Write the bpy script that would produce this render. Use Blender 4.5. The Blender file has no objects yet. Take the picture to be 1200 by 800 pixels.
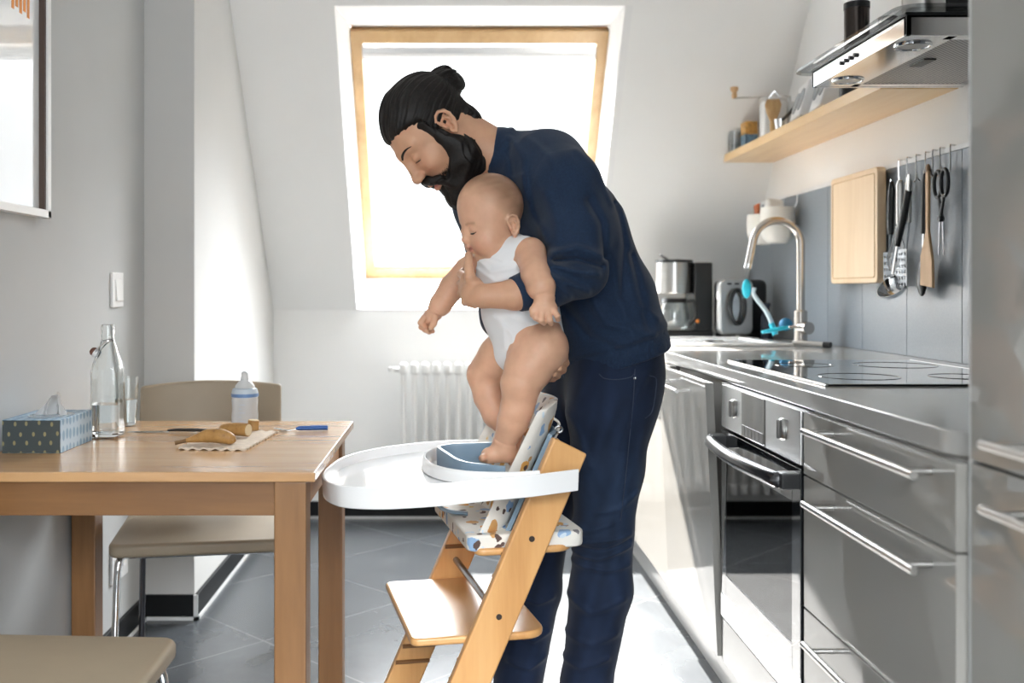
SKY, SUN, EXPO = 1.0, 42.0, 0.42
import bpy, bmesh, math, random
import numpy as np
from mathutils import Vector, Matrix, Euler
random.seed(7)
np.random.seed(7)
PI = math.pi
F, CX, CY, EYE = 1190.0, 529.0, 341.0, 1.12      # focal length in px, principal point, eye height
def P(px, py, Y):
    """world point at depth Y that lies under photo pixel (px, py)"""
    return np.array([(px - CX) * Y / F, Y, EYE - (py - CY) * Y / F])
SC = bpy.context.scene
COL = SC.collection

# ------------------------------------------------------------------ materials
def _new(name):
    m = bpy.data.materials.new(name); m.use_nodes = True
    nt = m.node_tree
    b = nt.nodes['Principled BSDF']
    return m, nt, b
def _coord(nt, stretch=(1, 1, 1), rot=(0, 0, 0), kind='Object'):
    tc = nt.nodes.new('ShaderNodeTexCoord'); mp = nt.nodes.new('ShaderNodeMapping')
    mp.inputs['Scale'].default_value = stretch; mp.inputs['Rotation'].default_value = rot
    nt.links.new(tc.outputs[kind], mp.inputs['Vector'])
    return mp.outputs['Vector']
def _noise(nt, vec, scale, detail=3, rough=.5, dist=0):
    n = nt.nodes.new('ShaderNodeTexNoise')
    n.inputs['Scale'].default_value = scale; n.inputs['Detail'].default_value = detail
    n.inputs['Roughness'].default_value = rough; n.inputs['Distortion'].default_value = dist
    nt.links.new(vec, n.inputs['Vector'])
    return n
def _ramp(nt, fac, stops):
    r = nt.nodes.new('ShaderNodeValToRGB')
    els = r.color_ramp.elements
    while len(els) < len(stops): els.new(.5)
    for e, (p, c) in zip(els, stops):
        e.position = p; e.color = (*c, 1)
    nt.links.new(fac, r.inputs['Fac'])
    return r.outputs['Color']
def _bump(nt, b, height, strength, dist=.002):
    bp = nt.nodes.new('ShaderNodeBump'); bp.inputs['Strength'].default_value = strength
    bp.inputs['Distance'].default_value = dist
    nt.links.new(height, bp.inputs['Height']); nt.links.new(bp.outputs['Normal'], b.inputs['Normal'])
def M(name, col, rough=.5, metal=0, spec=.5, coat=0, coat_rough=.03, var=.04, scale=12, bump=0, bscale=300,
      stretch=(1, 1, 1), sss=0, trans=0, ior=1.45, alpha=1, sheen=0):
    m, nt, b = _new(name)
    v = _coord(nt, stretch)
    n = _noise(nt, v, scale)
    lo = tuple(max(0, c * (1 - var)) for c in col); hi = tuple(min(1, c * (1 + var)) for c in col)
    nt.links.new(_ramp(nt, n.outputs['Fac'], [(.3, lo), (.7, hi)]), b.inputs['Base Color'])
    b.inputs['Roughness'].default_value = rough; b.inputs['Metallic'].default_value = metal
    b.inputs['Specular IOR Level'].default_value = spec
    b.inputs['Coat Weight'].default_value = coat; b.inputs['Coat Roughness'].default_value = coat_rough
    b.inputs['Transmission Weight'].default_value = trans; b.inputs['IOR'].default_value = ior
    b.inputs['Alpha'].default_value = alpha
    if sheen: b.inputs['Sheen Weight'].default_value = sheen
    if sss:
        b.inputs['Subsurface Weight'].default_value = sss; b.inputs['Subsurface Radius'].default_value = (.012, .005, .003)
        b.inputs['Subsurface Scale'].default_value = .6
    if bump:
        _bump(nt, b, _noise(nt, v, bscale, 4).outputs['Fac'], bump)
    return m
def wood(name, dark, mid, light, axis='X', scale=9, rough=.35, coat=.25, knots=0):
    m, nt, b = _new(name)
    st = {'X': (.09, 1, 1), 'Y': (1, .09, 1), 'Z': (1, 1, .09)}[axis]
    v = _coord(nt, st)
    n = _noise(nt, v, scale, 5, .6, .6); n2 = _noise(nt, v, scale * 7, 3, .6)
    mx = nt.nodes.new('ShaderNodeMath'); mx.operation = 'MULTIPLY_ADD'
    nt.links.new(n2.outputs['Fac'], mx.inputs[0]); mx.inputs[1].default_value = .35
    nt.links.new(n.outputs['Fac'], mx.inputs[2])
    c = _ramp(nt, mx.outputs[0], [(.45, dark), (.65, mid), (.9, light)])
    if knots:
        st2 = {'X': (.35, 1, 1), 'Y': (1, .35, 1), 'Z': (1, 1, .35)}[axis]
        vo = nt.nodes.new('ShaderNodeTexVoronoi'); vo.inputs['Scale'].default_value = knots
        nt.links.new(_coord(nt, st2), vo.inputs['Vector'])
        k = _ramp(nt, vo.outputs['Distance'], [(.0, (1, 1, 1)), (.07, (.7, .7, .7)), (.11, (0, 0, 0))])
        mixn = nt.nodes.new('ShaderNodeMixRGB'); mixn.inputs['Color2'].default_value = (.05, .022, .008, 1)
        nt.links.new(k, mixn.inputs['Fac']); nt.links.new(c, mixn.inputs['Color1']); c = mixn.outputs['Color']
    nt.links.new(c, b.inputs['Base Color'])
    b.inputs['Roughness'].default_value = rough; b.inputs['Coat Weight'].default_value = coat
    b.inputs['Coat Roughness'].default_value = .2
    _bump(nt, b, mx.outputs[0], .12, .001)
    return m
def glass(name, tint=(1, 1, 1), rough=0, ior=1.45):
    m, nt, b = _new(name)
    b.inputs['Base Color'].default_value = (*tint, 1); b.inputs['Roughness'].default_value = rough
    b.inputs['Transmission Weight'].default_value = 1; b.inputs['IOR'].default_value = ior
    return m
def thin_glass(name, tint=(1, 1, 1), refl=.08, rough=.0):
    """pane that lets straight light through and mirrors a little"""
    m = bpy.data.materials.new(name); m.use_nodes = True; nt = m.node_tree; nt.nodes.clear()
    o = nt.nodes.new('ShaderNodeOutputMaterial'); mx = nt.nodes.new('ShaderNodeMixShader')
    t = nt.nodes.new('ShaderNodeBsdfTransparent'); t.inputs['Color'].default_value = (*tint, 1)
    g = nt.nodes.new('ShaderNodeBsdfGlossy'); g.inputs['Roughness'].default_value = rough
    lw = nt.nodes.new('ShaderNodeLayerWeight'); lw.inputs['Blend'].default_value = .25
    ma = nt.nodes.new('ShaderNodeMath'); ma.operation = 'MULTIPLY_ADD'; ma.inputs[1].default_value = .5; ma.inputs[2].default_value = refl
    nt.links.new(lw.outputs['Fresnel'], ma.inputs[0]); nt.links.new(ma.outputs[0], mx.inputs['Fac'])
    nt.links.new(t.outputs[0], mx.inputs[1]); nt.links.new(g.outputs[0], mx.inputs[2]); nt.links.new(mx.outputs[0], o.inputs['Surface'])
    return m
def attr_mat(name, rough=.5, sss=0, bump=.05, bscale=400, sheen=0, spec=.4):
    """base colour comes from the mesh's own 'tint' (lips, fingernails, dyed cloth), broken up by a little noise"""
    m, nt, b = _new(name)
    a = nt.nodes.new('ShaderNodeAttribute'); a.attribute_name = 'tint'
    v = _coord(nt)
    n = _noise(nt, v, 45, 4)
    mx = nt.nodes.new('ShaderNodeMixRGB'); mx.blend_type = 'MULTIPLY'; mx.inputs['Fac'].default_value = 1
    nt.links.new(a.outputs['Color'], mx.inputs['Color1'])
    nt.links.new(_ramp(nt, n.outputs['Fac'], [(.3, (.92, .89, .88)), (.7, (1, 1, 1))]), mx.inputs['Color2'])
    nt.links.new(mx.outputs['Color'], b.inputs['Base Color'])
    b.inputs['Roughness'].default_value = rough; b.inputs['Specular IOR Level'].default_value = spec
    if sss:
        b.inputs['Subsurface Weight'].default_value = sss; b.inputs['Subsurface Radius'].default_value = (.014, .005, .003)
        b.inputs['Subsurface Scale'].default_value = .5
    if sheen: b.inputs['Sheen Weight'].default_value = sheen
    if bump: _bump(nt, b, _noise(nt, v, bscale, 3).outputs['Fac'], bump, .001)
    return m

# ------------------------------------------------------------------ mesh builder
class MB:
    def __init__(s): s.bm = bmesh.new()
    def _merge(s, bm2):
        me = bpy.data.meshes.new('tmp'); bm2.to_mesh(me); bm2.free(); s.bm.from_mesh(me); bpy.data.meshes.remove(me); return s
    def box(s, x0, x1, y0, y1, z0, z1, bev=.003, seg=2, mat=None):
        b = bmesh.new(); bmesh.ops.create_cube(b, size=1)
        for v in b.verts:
            v.co = Vector(((x0 + x1) / 2 + v.co.x * (x1 - x0), (y0 + y1) / 2 + v.co.y * (y1 - y0), (z0 + z1) / 2 + v.co.z * (z1 - z0)))
        if bev > 0: bmesh.ops.bevel(b, geom=b.edges[:], offset=bev, segments=seg, profile=.5, affect='EDGES')
        if mat is not None: b.transform(mat)
        return s._merge(b)
    def poly(s, pts):
        s.bm.faces.new([s.bm.verts.new(Vector(p)) for p in pts]); return s
    def hexa(s, p8, bev=.002, seg=2):
        """8 corners: bottom 4 then top 4, same order"""
        b = bmesh.new(); v = [b.verts.new(Vector(p)) for p in p8]
        for f in ((0, 1, 2, 3), (4, 5, 6, 7), (0, 1, 5, 4), (1, 2, 6, 5), (2, 3, 7, 6), (3, 0, 4, 7)): b.faces.new([v[i] for i in f])
        bmesh.ops.recalc_face_normals(b, faces=b.faces[:])
        if bev > 0: bmesh.ops.bevel(b, geom=b.edges[:], offset=bev, segments=seg, profile=.5, affect='EDGES')
        return s._merge(b)
    def prism(s, outline, z0, z1, bev=.002, seg=2, mat=None):
        b = bmesh.new()
        lo = [b.verts.new((x, y, z0)) for x, y in outline]; hi = [b.verts.new((x, y, z1)) for x, y in outline]
        n = len(outline); b.faces.new(lo[::-1]); b.faces.new(hi)
        for i in range(n): b.faces.new((lo[i], lo[(i + 1) % n], hi[(i + 1) % n], hi[i]))
        bmesh.ops.recalc_face_normals(b, faces=b.faces[:])
        if bev > 0:
            ed = [e for e in b.edges if abs(e.verts[0].co.z - e.verts[1].co.z) < 1e-6]
            bmesh.ops.bevel(b, geom=ed, offset=bev, segments=seg, profile=.5, affect='EDGES')
        if mat is not None: b.transform(mat)
        return s._merge(b)
    def tube(s, pts, r, n=10, caps=True, closed=False, flat=1.0, up=None):
        pts = [Vector(p) for p in pts]; m = len(pts)
        rs = list(r) if hasattr(r, '__len__') else [r] * m
        b = bmesh.new(); rings = []
        prev = None
        for i, p in enumerate(pts):
            if closed: t = (pts[(i + 1) % m] - pts[i - 1]).normalized()
            else: t = (pts[min(i + 1, m - 1)] - pts[max(i - 1, 0)]).normalized()
            if prev is None:
                a = Vector(up) if up is not None else (Vector((0, 0, 1)) if abs(t.z) < .9 else Vector((1, 0, 0)))
            else: a = prev
            u = (a - t * a.dot(t)).normalized(); prev = u; w = t.cross(u)
            rings.append([b.verts.new(p + u * (rs[i] * flat * math.cos(2 * PI * k / n)) + w * (rs[i] * math.sin(2 * PI * k / n))) for k in range(n)])
        for i in range(m if closed else m - 1):
            A, B = rings[i], rings[(i + 1) % m]
            for k in range(n): b.faces.new((A[k], A[(k + 1) % n], B[(k + 1) % n], B[k]))
        if caps and not closed: b.faces.new(rings[0][::-1]); b.faces.new(rings[-1])
        bmesh.ops.recalc_face_normals(b, faces=b.faces[:])
        return s._merge(b)
    def lathe(s, prof, c=(0, 0, 0), n=32, mat=None, square=0):
        b = bmesh.new(); rings = []
        for (r, z) in prof:
            if r < 1e-6: rings.append([b.verts.new((0, 0, z))]); continue
            ring = []
            for k in range(n):
                a = 2 * PI * k / n; ca, sa = math.cos(a), math.sin(a)
                q = 1.0
                if square: q = 1 / ((abs(ca) ** square + abs(sa) ** square) ** (1 / square))
                ring.append(b.verts.new((r * q * ca, r * q * sa, z)))
            rings.append(ring)
        for A, B in zip(rings, rings[1:]):
            if len(A) == 1 and len(B) == 1: continue
            for k in range(n):
                if len(A) == 1: b.faces.new((A[0], B[(k + 1) % n], B[k]))
                elif len(B) == 1: b.faces.new((A[k], A[(k + 1) % n], B[0]))
                else: b.faces.new((A[k], A[(k + 1) % n], B[(k + 1) % n], B[k]))
        bmesh.ops.recalc_face_normals(b, faces=b.faces[:])
        if mat is not None: b.transform(mat)
        b.transform(Matrix.Translation(c))
        return s._merge(b)
    def ball(s, c, r, sc=(1, 1, 1), n=20, mat=None):
        b = bmesh.new(); bmesh.ops.create_uvsphere(b, u_segments=n, v_segments=max(6, n // 2), radius=r)
        for v in b.verts: v.co = Vector((v.co.x * sc[0], v.co.y * sc[1], v.co.z * sc[2]))
        if mat is not None: b.transform(mat)
        b.transform(Matrix.Translation(c)); return s._merge(b)
    def grid(s, rows):
        """rows of points -> quad sheet"""
        R = [[s.bm.verts.new(Vector(p)) for p in row] for row in rows]
        for A, B in zip(R, R[1:]):
            for k in range(len(A) - 1): s.bm.faces.new((A[k], A[k + 1], B[k + 1], B[k]))
        return s
    def mesh(s, name, sharp=40):
        me = bpy.data.meshes.new(name); s.bm.to_mesh(me); s.bm.free()
        if len(me.polygons):
            me.shade_smooth(); me.set_sharp_from_angle(angle=math.radians(sharp))
        return me
def root_matrix(o):
    m = Matrix.Identity(4)
    while o is not None:
        m = Matrix.LocRotScale(o.location, o.rotation_euler, o.scale) @ m; o = o.parent
    return m
def tag(o, label=None, cat=None, group=None, kind=None):
    if label: o['label'] = label
    if cat: o['category'] = cat
    if group: o['group'] = group
    if kind: o['kind'] = kind
    return o
def obj(name, mb, mat, parent=None, local=False, label=None, sharp=40):
    """one mesh object; coordinates are world unless local"""
    me = mb.mesh(name, sharp) if isinstance(mb, MB) else mb
    o = bpy.data.objects.new(name, me); COL.objects.link(o)
    if mat is not None and not len(me.materials): me.materials.append(mat)
    if isinstance(mb, MB): wn_ = o.modifiers.new('weighted normals', 'WEIGHTED_NORMAL'); wn_.keep_sharp = True; wn_.weight = 60
    if parent is not None:
        o.parent = parent
        if not local: me.transform(root_matrix(parent).inverted())
    if label: o['label'] = label
    return o
def thing(name, label, cat, loc=(0, 0, 0), rotz=0, group=None):
    o = bpy.data.objects.new(name, None); COL.objects.link(o)
    o.empty_display_size = .05
    o.location = tuple(float(c) for c in loc); o.rotation_euler = (0, 0, rotz)
    return tag(o, label, cat, group)
def single(name, mb, mat, label, cat, group=None, sharp=40):
    """a thing that is one mesh: origin moved to its own base"""
    me = mb.mesh(name, sharp) if isinstance(mb, MB) else mb
    co = np.empty(len(me.vertices) * 3); me.vertices.foreach_get('co', co); co = co.reshape(-1, 3)
    c = Vector(((co[:, 0].min() + co[:, 0].max()) / 2, (co[:, 1].min() + co[:, 1].max()) / 2, co[:, 2].min()))
    me.transform(Matrix.Translation(-c))
    o = obj(name, me, mat); o.location = c
    if isinstance(mb, MB): wn_ = o.modifiers.new('weighted normals', 'WEIGHTED_NORMAL'); wn_.keep_sharp = True; wn_.weight = 60
    return tag(o, label, cat, group)
def struct(name, mb, mat, parent=None):
    o = obj(name, mb, mat, parent)
    if parent is None: o['kind'] = 'structure'
    return o
def copy_tree(o, parent=None):
    c = o.copy(); COL.objects.link(c); c.parent = parent
    for ch in list(o.children): copy_tree(ch, c)
    return c
def arc(c, r, a0, a1, n, ax1, ax2):
    c = np.array(c, float); ax1 = np.array(ax1, float); ax2 = np.array(ax2, float)
    return [c + r * (math.cos(a) * ax1 + math.sin(a) * ax2) for a in np.linspace(a0, a1, n)]
def smooth_path(pts, n=8):
    """Catmull-Rom through the points"""
    p = [np.array(q, float) for q in pts]; p = [2 * p[0] - p[1]] + p + [2 * p[-1] - p[-2]]
    out = []
    for i in range(1, len(p) - 2):
        for t in np.linspace(0, 1, n, endpoint=False):
            a, b, c, d = p[i - 1], p[i], p[i + 1], p[i + 2]
            out.append(.5 * ((2 * b) + (-a + c) * t + (2 * a - 5 * b + 4 * c - d) * t * t + (-a + 3 * b - 3 * c + d) * t ** 3))
    out.append(p[-2]); return out
# ------------------------------------------------------------------ material library
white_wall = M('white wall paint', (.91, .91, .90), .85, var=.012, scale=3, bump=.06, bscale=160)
left_paint = M('darkened wall paint', (.50, .51, .51), .8, var=.02, scale=3, bump=.06, bscale=160)  # the wall's shade is put into the colour, darker than the white walls
white_gloss = M('white lacquer', (.85, .85, .84), .3, var=.01)
white_plastic = M('white plastic', (.84, .84, .84), .28, var=.01)
tray_white = M('white moulded plastic', (.88, .88, .88), .18, var=.01, coat=.4)
tray_top_mat = M('white tray surface', (.84, .86, .88), .12, var=.01, coat=.5)
skirt_tile = M('black glazed tile', (.009, .010, .011), .4, var=.1, spec=.25)
grout_mat = M('pale grout', (.62, .63, .63), .8)
birch = wood('birch tabletop', (.42, .225, .095), (.52, .30, .137), (.60, .365, .175), 'X', 7, .26, .5)
birch_z = wood('shaded birch upright', (.145, .064, .021), (.205, .097, .034), (.265, .132, .050), 'Z', 7, .42, .15, knots=7)  # darkened copy of the birch, shade of the legs put into the colour
birch_x = wood('shaded birch rail', (.145, .064, .021), (.205, .097, .034), (.265, .132, .050), 'X', 7, .42, .15, knots=7)  # same wood, darkened for the shade under the tabletop
beech = wood('beech upright', (.55, .27, .09), (.66, .35, .13), (.73, .42, .175), 'Z', 8, .36, .3)
beech_x = wood('beech plate', (.55, .27, .09), (.66, .35, .13), (.73, .42, .175), 'Y', 8, .3, .4)
pine_frame = wood('varnished pine', (.40, .245, .105), (.49, .315, .15), (.55, .365, .19), 'Z', 6, .4, .3)
oak_shelf = wood('oiled shelf wood', (.62, .35, .13), (.74, .47, .20), (.82, .58, .30), 'Y', 5, .3, .35)
maple = wood('pale maple board', (.70, .50, .30), (.78, .58, .37), (.83, .65, .45), 'Z', 6, .5, .05)
spoon_wood = wood('spoon wood', (.50, .30, .14), (.60, .38, .2), (.68, .46, .26), 'Z', 8, .55, .0)
chrome = M('chrome', (.82, .83, .84), .08, 1, var=.01)
brushed = M('brushed steel', (.62, .61, .59), .28, 1, var=.05, scale=6, stretch=(1, 1, 40))
nickel = M('brushed nickel', (.58, .54, .50), .25, 1, var=.04)
steel_panel = M('steel oven panel', (.80, .81, .82), .27, 1, var=.02)
def perforated():
    m, nt, b = _new('steel mesh filter'); vo = nt.nodes.new('ShaderNodeTexVoronoi'); vo.voronoi_dimensions = '2D'
    vo.inputs['Scale'].default_value = 120; vo.inputs['Randomness'].default_value = 0
    nt.links.new(_coord(nt, (1, 1, 1), (0, 0, PI / 4)), vo.inputs['Vector'])
    nt.links.new(_ramp(nt, vo.outputs['Distance'], [(.30, (.10, .10, .10)), (.42, (.55, .54, .53))]), b.inputs['Base Color'])
    b.inputs['Metallic'].default_value = .8; b.inputs['Roughness'].default_value = .4
    return m
filter_mat = perforated()
front_gloss = M('glossy warm grey lacquer', (.29, .28, .26), .6, spec=.2, var=.008, coat=1, coat_rough=.03)
front_edge = M('grey cabinet edge', (.36, .35, .33), .35, var=.02)
top_edge = M('worktop laminate', (.36, .355, .34), .4, spec=.3, var=.015, coat=.8, coat_rough=.05)
black_plastic = M('black plastic', (.016, .017, .018), .35)
black_gloss = M('black ceramic glass', (.008, .009, .011), .04, coat=1)
dark_steel = M('dark steel', (.05, .05, .055), .3, .8)
splash = M('blue grey laminate panel', (.205, .235, .265), .38, var=.06, scale=200, coat=.25, coat_rough=.25)
leather = M('taupe leatherette', (.33, .27, .195), .45, var=.03, bump=.08, bscale=250)
ceramic = M('cream ceramic', (.80, .78, .73), .3, var=.02)
sink_white = M('white ceramic sink', (.88, .88, .87), .15, coat=.5)
teal = M('turquoise plastic', (.03, .56, .72), .35)
blue_plastic = M('blue cutlery handle', (.015, .09, .34), .35)
babyset_blue = M('grey blue plastic', (.20, .29, .38), .35, var=.02)
babyset_dark = M('dark grey blue plastic', (.12, .15, .19), .4, var=.02)
bottle_glass = glass('bottle glass', (.98, 1, 1), 0, 1.45)
water = glass('water', (.97, .99, 1), 0, 1.33)
pane_glass = thin_glass('window pane', (1, 1, 1), .03)
hood_glass = thin_glass('grey hood glass', (.86, .88, .89), .08)

# ------------------------------------------------------------------ the room
XL, XR, XP = -1.05, 1.42, -.878          # left wall, kitchen wall, pillar side
YB, YP, YR = 5.01, 3.47, -1.2            # knee wall, pillar front, rear wall
ZC, ZK = 2.52, 1.027                     # ceiling, top of the knee wall
SL = .80                                 # slope: metres towards the camera per metre up
def ysl(z): return YB - SL * (z - ZK)

def floor_material():
    m, nt, b = _new('dark floor tiles')
    g = nt.nodes.new('ShaderNodeNewGeometry'); mp = nt.nodes.new('ShaderNodeMapping'); mp.vector_type = 'POINT'
    mp.inputs['Rotation'].default_value = (0, 0, -PI / 4)
    mp.inputs['Location'].default_value = (-1.875 + .62 * 10, -2.105 + .62 * 10, 0)
    nt.links.new(g.outputs['Position'], mp.inputs['Vector'])
    br = nt.nodes.new('ShaderNodeTexBrick'); br.offset = 0; br.squash = 1
    for k, v in (('Scale', 1), ('Mortar Size', .003), ('Mortar Smooth', .1), ('Bias', 0), ('Brick Width', .62), ('Row Height', .62)):
        br.inputs[k].default_value = v
    nt.links.new(mp.outputs[0], br.inputs['Vector'])
    n = _noise(nt, mp.outputs[0], 3.5, 5, .6, .4)
    c = _ramp(nt, n.outputs['Fac'], [(.3, (.046, .051, .057)), (.7, (.078, .085, .092))])
    br.inputs['Mortar'].default_value = (.13, .133, .137, 1)
    nt.links.new(c, br.inputs['Color1']); nt.links.new(c, br.inputs['Color2'])
    nt.links.new(br.outputs['Color'], b.inputs['Base Color'])
    b.inputs['Roughness'].default_value = .27
    _bump(nt, b, br.outputs['Fac'], -.25, .001)
    return m
struct('floor', MB().box(XL - .1, XR + .1, YR, YB + .1, -.08, 0, 0), floor_material())
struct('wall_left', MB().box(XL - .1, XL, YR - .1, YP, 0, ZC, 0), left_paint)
struct('wall_pillar', MB().box(XL - .1, XP, YP, YB + .1, 0, ZC, .004, 2), M('darkened pillar paint', (.60, .60, .59), .8, var=.012, scale=3, bump=.06, bscale=160))  # white paint darkened all over to carry the pillar front's shade
struct('wall_right', MB().box(XR, XR + .1, YR, YB + .1, 0, ZC, 0), white_wall)
struct('wall_back', MB().box(XP, XR, YB, YB + .1, 0, ZK, 0), white_wall)
# rear wall with an unseen wide opening, added for front fill light
rw = MB()
RX0, RX1, RZ0, RZ1 = -.60, 1.38, .70, 2.30
rw.box(XL - .1, RX0, YR - .1, YR, 0, ZC, 0).box(RX1, XR + .1, YR - .1, YR, 0, ZC, 0)
rw.box(RX0, RX1, YR - .1, YR, 0, RZ0, 0).box(RX0, RX1, YR - .1, YR, RZ1, ZC, 0)
struct('wall_rear', rw, white_wall)
struct('ceiling', MB().box(XL - .1, XR + .1, YR - .1, ysl(ZC) + .02, ZC, ZC + .08, 0), white_wall)
# sloped wall with the deep reveal of the roof window
OX0, OX1, OZ0, OZ1 = -.465, .69, ZK + .004, 2.252
n_perp = np.array([0, SL * .781 / .625 * .625 / SL, .625]); n_perp = np.array([0, .781, .625])
DEPTH = .40
def sl(x, z, d=0): return np.array([x, ysl(z), z]) + n_perp * d
wb = MB()
def slab(x0, x1, z0, z1):
    wb.hexa([sl(x0, z0), sl(x1, z0), sl(x1, z1), sl(x0, z1), sl(x0, z0, .06), sl(x1, z0, .06), sl(x1, z1, .06), sl(x0, z1, .06)], 0)
slab(XP - .02, OX0, ZK, ZC + .05); slab(OX1, XR + .02, ZK, ZC + .05)
slab(OX0, OX1, OZ1, ZC + .05)
struct('wall_slope', wb, white_wall)
# frame plane
FX0, FX1 = -.452, .702
def fr(x, t, d=0):
    """t = 0 bottom .. 1 top of the window frame in its tilted plane, d outwards"""
    p0 = np.array([0, 5.393, 1.188]); p1 = np.array([0, 4.518, 2.282])
    q = p0 + (p1 - p0) * t; q[0] = x
    return q + n_perp * d
rv = MB()
def quadslab(a, b, c, d, thick):
    a, b, c, d = map(np.array, (a, b, c, d)); n = np.cross(b - a, d - a); n = n / np.linalg.norm(n) * thick
    rv.hexa([a, b, c, d, a + n, b + n, c + n, d + n], 0)
o00, o10, o11, o01 = sl(OX0, OZ0), sl(OX1, OZ0), sl(OX1, OZ1), sl(OX0, OZ1)
e = .0
f00, f10, f11, f01 = fr(FX0, 0, .03), fr(FX1, 0, .03), fr(FX1, 1, .03), fr(FX0, 1, .03)
quadslab(o00, f00, f10, o10, .03)       # sill
quadslab(o01, o11, f11, f01, .03)       # head
quadslab(o00, o01, f01, f00, .03)       # left cheek
quadslab(o10, f10, f11, o11, .03)       # right cheek
struct('trim_1', rv, M('reveal lining', (.88, .88, .88), .6, var=.01))
win = thing('window_1', None, None, fr((FX0 + FX1) / 2, 0)); win['kind'] = 'structure'
def frame_bar(mb, x0, x1, t0, t1, d0, d1, bev=.004):
    mb.hexa([fr(x0, t0, d0), fr(x1, t0, d0), fr(x1, t1, d0), fr(x0, t1, d0), fr(x0, t0, d1), fr(x1, t0, d1), fr(x1, t1, d1), fr(x0, t1, d1)], bev)
b1 = MB(); W = .05; tw = W / 1.40
frame_bar(b1, FX0, FX0 + W, 0, 1, -.01, .06); frame_bar(b1, FX1 - W, FX1, 0, 1, -.01, .06)
frame_bar(b1, FX0, FX1, 0, .052, -.012, .06); frame_bar(b1, FX0, FX1, 1 - .045, 1, -.012, .06)
struct('window_frame', b1, pine_frame, win)
b2 = MB(); frame_bar(b2, FX0 + W, FX1 - W, .052, .066, .0, .03, .002); frame_bar(b2, FX0 + .05, FX1 - .05, .90, .945, -.012, .03, .004)
struct('window_sash', b2, M('pale aluminium', (.75, .76, .77), .4, .6), win)
b3 = MB(); frame_bar(b3, FX0 + W, FX1 - W, .06, .95, .03, .036, 0)
struct('window_pane', b3, pane_glass, win)
b4 = MB(); b4.tube([fr(FX0 + .055, .915, -.006), fr(FX1 - .055, .915, -.006)], .013, 12)
struct('blind_roller', b4, white_plastic, win)
# baseboards (black tiles with pale joint under them)
sk = MB().box(XP, XP + .013, YP - .013, YB, .012, .085, .001, 1); sk.box(XL, XP + .013, YP - .013, YP, .012, .085, .001, 1)
struct('baseboard_pillar', sk, skirt_tile)
struct('baseboard_left', MB().box(XL, XL + .012, YR, YP - .013, .012, .085, .001, 1), skirt_tile)
struct('baseboard_back', MB().box(XP + .013, .74, YB - .013, YB, .012, .085, .001, 1), skirt_tile)
gj = MB().box(XP + .001, XP + .017, YP - .017, YB, 0, .012, 0); gj.box(XL, XP + .017, YP - .017, YP, 0, .012, 0)
gj.box(XL, XL + .015, YR, YP - .017, 0, .012, 0); gj.box(XP, .74, YB - .017, YB, 0, .012, 0)
gj.box(XP + .0005, XP + .0145, YP - .0146, YP - .010, .012, .086, 0)
struct('trim_2', gj, grout_mat)

# light switch, socket, picture on the left wall
t = thing('light_switch', 'white rocker light switch on the left wall above the bottle', 'light switch', (XL, 3.17, 1.07))
obj('plate', MB().box(XL, XL + .009, 3.125, 3.225, 1.07, 1.178, .002), white_plastic, t)
obj('rocker', MB().hexa([(XL + .008, 3.148, 1.09), (XL + .016, 3.148, 1.09), (XL + .016, 3.205, 1.09), (XL + .008, 3.205, 1.09),
                         (XL + .008, 3.148, 1.158), (XL + .010, 3.148, 1.158), (XL + .010, 3.205, 1.158), (XL + .008, 3.205, 1.158)], .0015), white_gloss, t)
t = thing('wall_socket', 'white double wall socket low on the wall behind the chair at the table', 'socket', (XL, 3.2, .215))
obj('plate', MB().box(XL, XL + .009, 3.12, 3.27, .215, .325, .002), white_plastic, t)
for y in (3.157, 3.233):
    m4 = Matrix.Translation((XL + .009, y, .27)) @ Matrix.Rotation(PI / 2, 4, 'Y')
    obj('socket_ring', MB().lathe([(0, -.004), (.02, -.004), (.02, .001), (.023, .002), (.024, 0)], n=24, mat=m4), white_gloss, t)
t = thing('picture', 'large framed glazed print hanging on the left wall', 'picture', (XL, 1.9, 1.305))
fm = MB()
PY0, PY1, PZ0, PZ1 = 1.25, 2.59, 1.305, 2.25
for a in ((PY0, PY1, PZ0, PZ0 + .02), (PY0, PY1, PZ1 - .02, PZ1), (PY0, PY0 + .02, PZ0, PZ1), (PY1 - .02, PY1, PZ0, PZ1)):
    fm.box(XL + .002, XL + .03, a[0], a[1], a[2], a[3], .002)
obj('frame', fm, white_gloss, t)
gap_strip = MB()
for a in ((PY1 - .03, PY1 - .02, PZ0 + .02, PZ1 - .02),): gap_strip.box(XL + .004, XL + .024, a[0], a[1], a[2], a[3], 0)
obj('frame_shadow_gap', gap_strip, M('shadow gap dark', (.06, .035, .025), .5), t, label='dark strip painted as the shadow gap inside the white frame')  # dark strip coloured for the shade of the frame's inner gap
obj('print', MB().box(XL + .003, XL + .010, PY0 + .02, PY1 - .03, PZ0 + .02, PZ1 - .02, 0), M('brightened print paper', (.88, .91, .93), .12, var=.02, scale=5, coat=1, coat_rough=.02), t)  # sheet whitened to stand in for the bright reflection in its glass
mk = MB()
for q in range(5):
    y = 2.40 + .022 * q
    mk.box(XL + .0101, XL + .0108, y, y + .014, 1.79 + .01 * (q % 2), 1.86 + .02 * ((q * 2) % 3), 0)
obj('orange_marks', mk, M('orange ink', (.80, .30, .06), .5), t, label='small orange marks near the top')  # row of small orange bars on the front of the sheet

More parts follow.
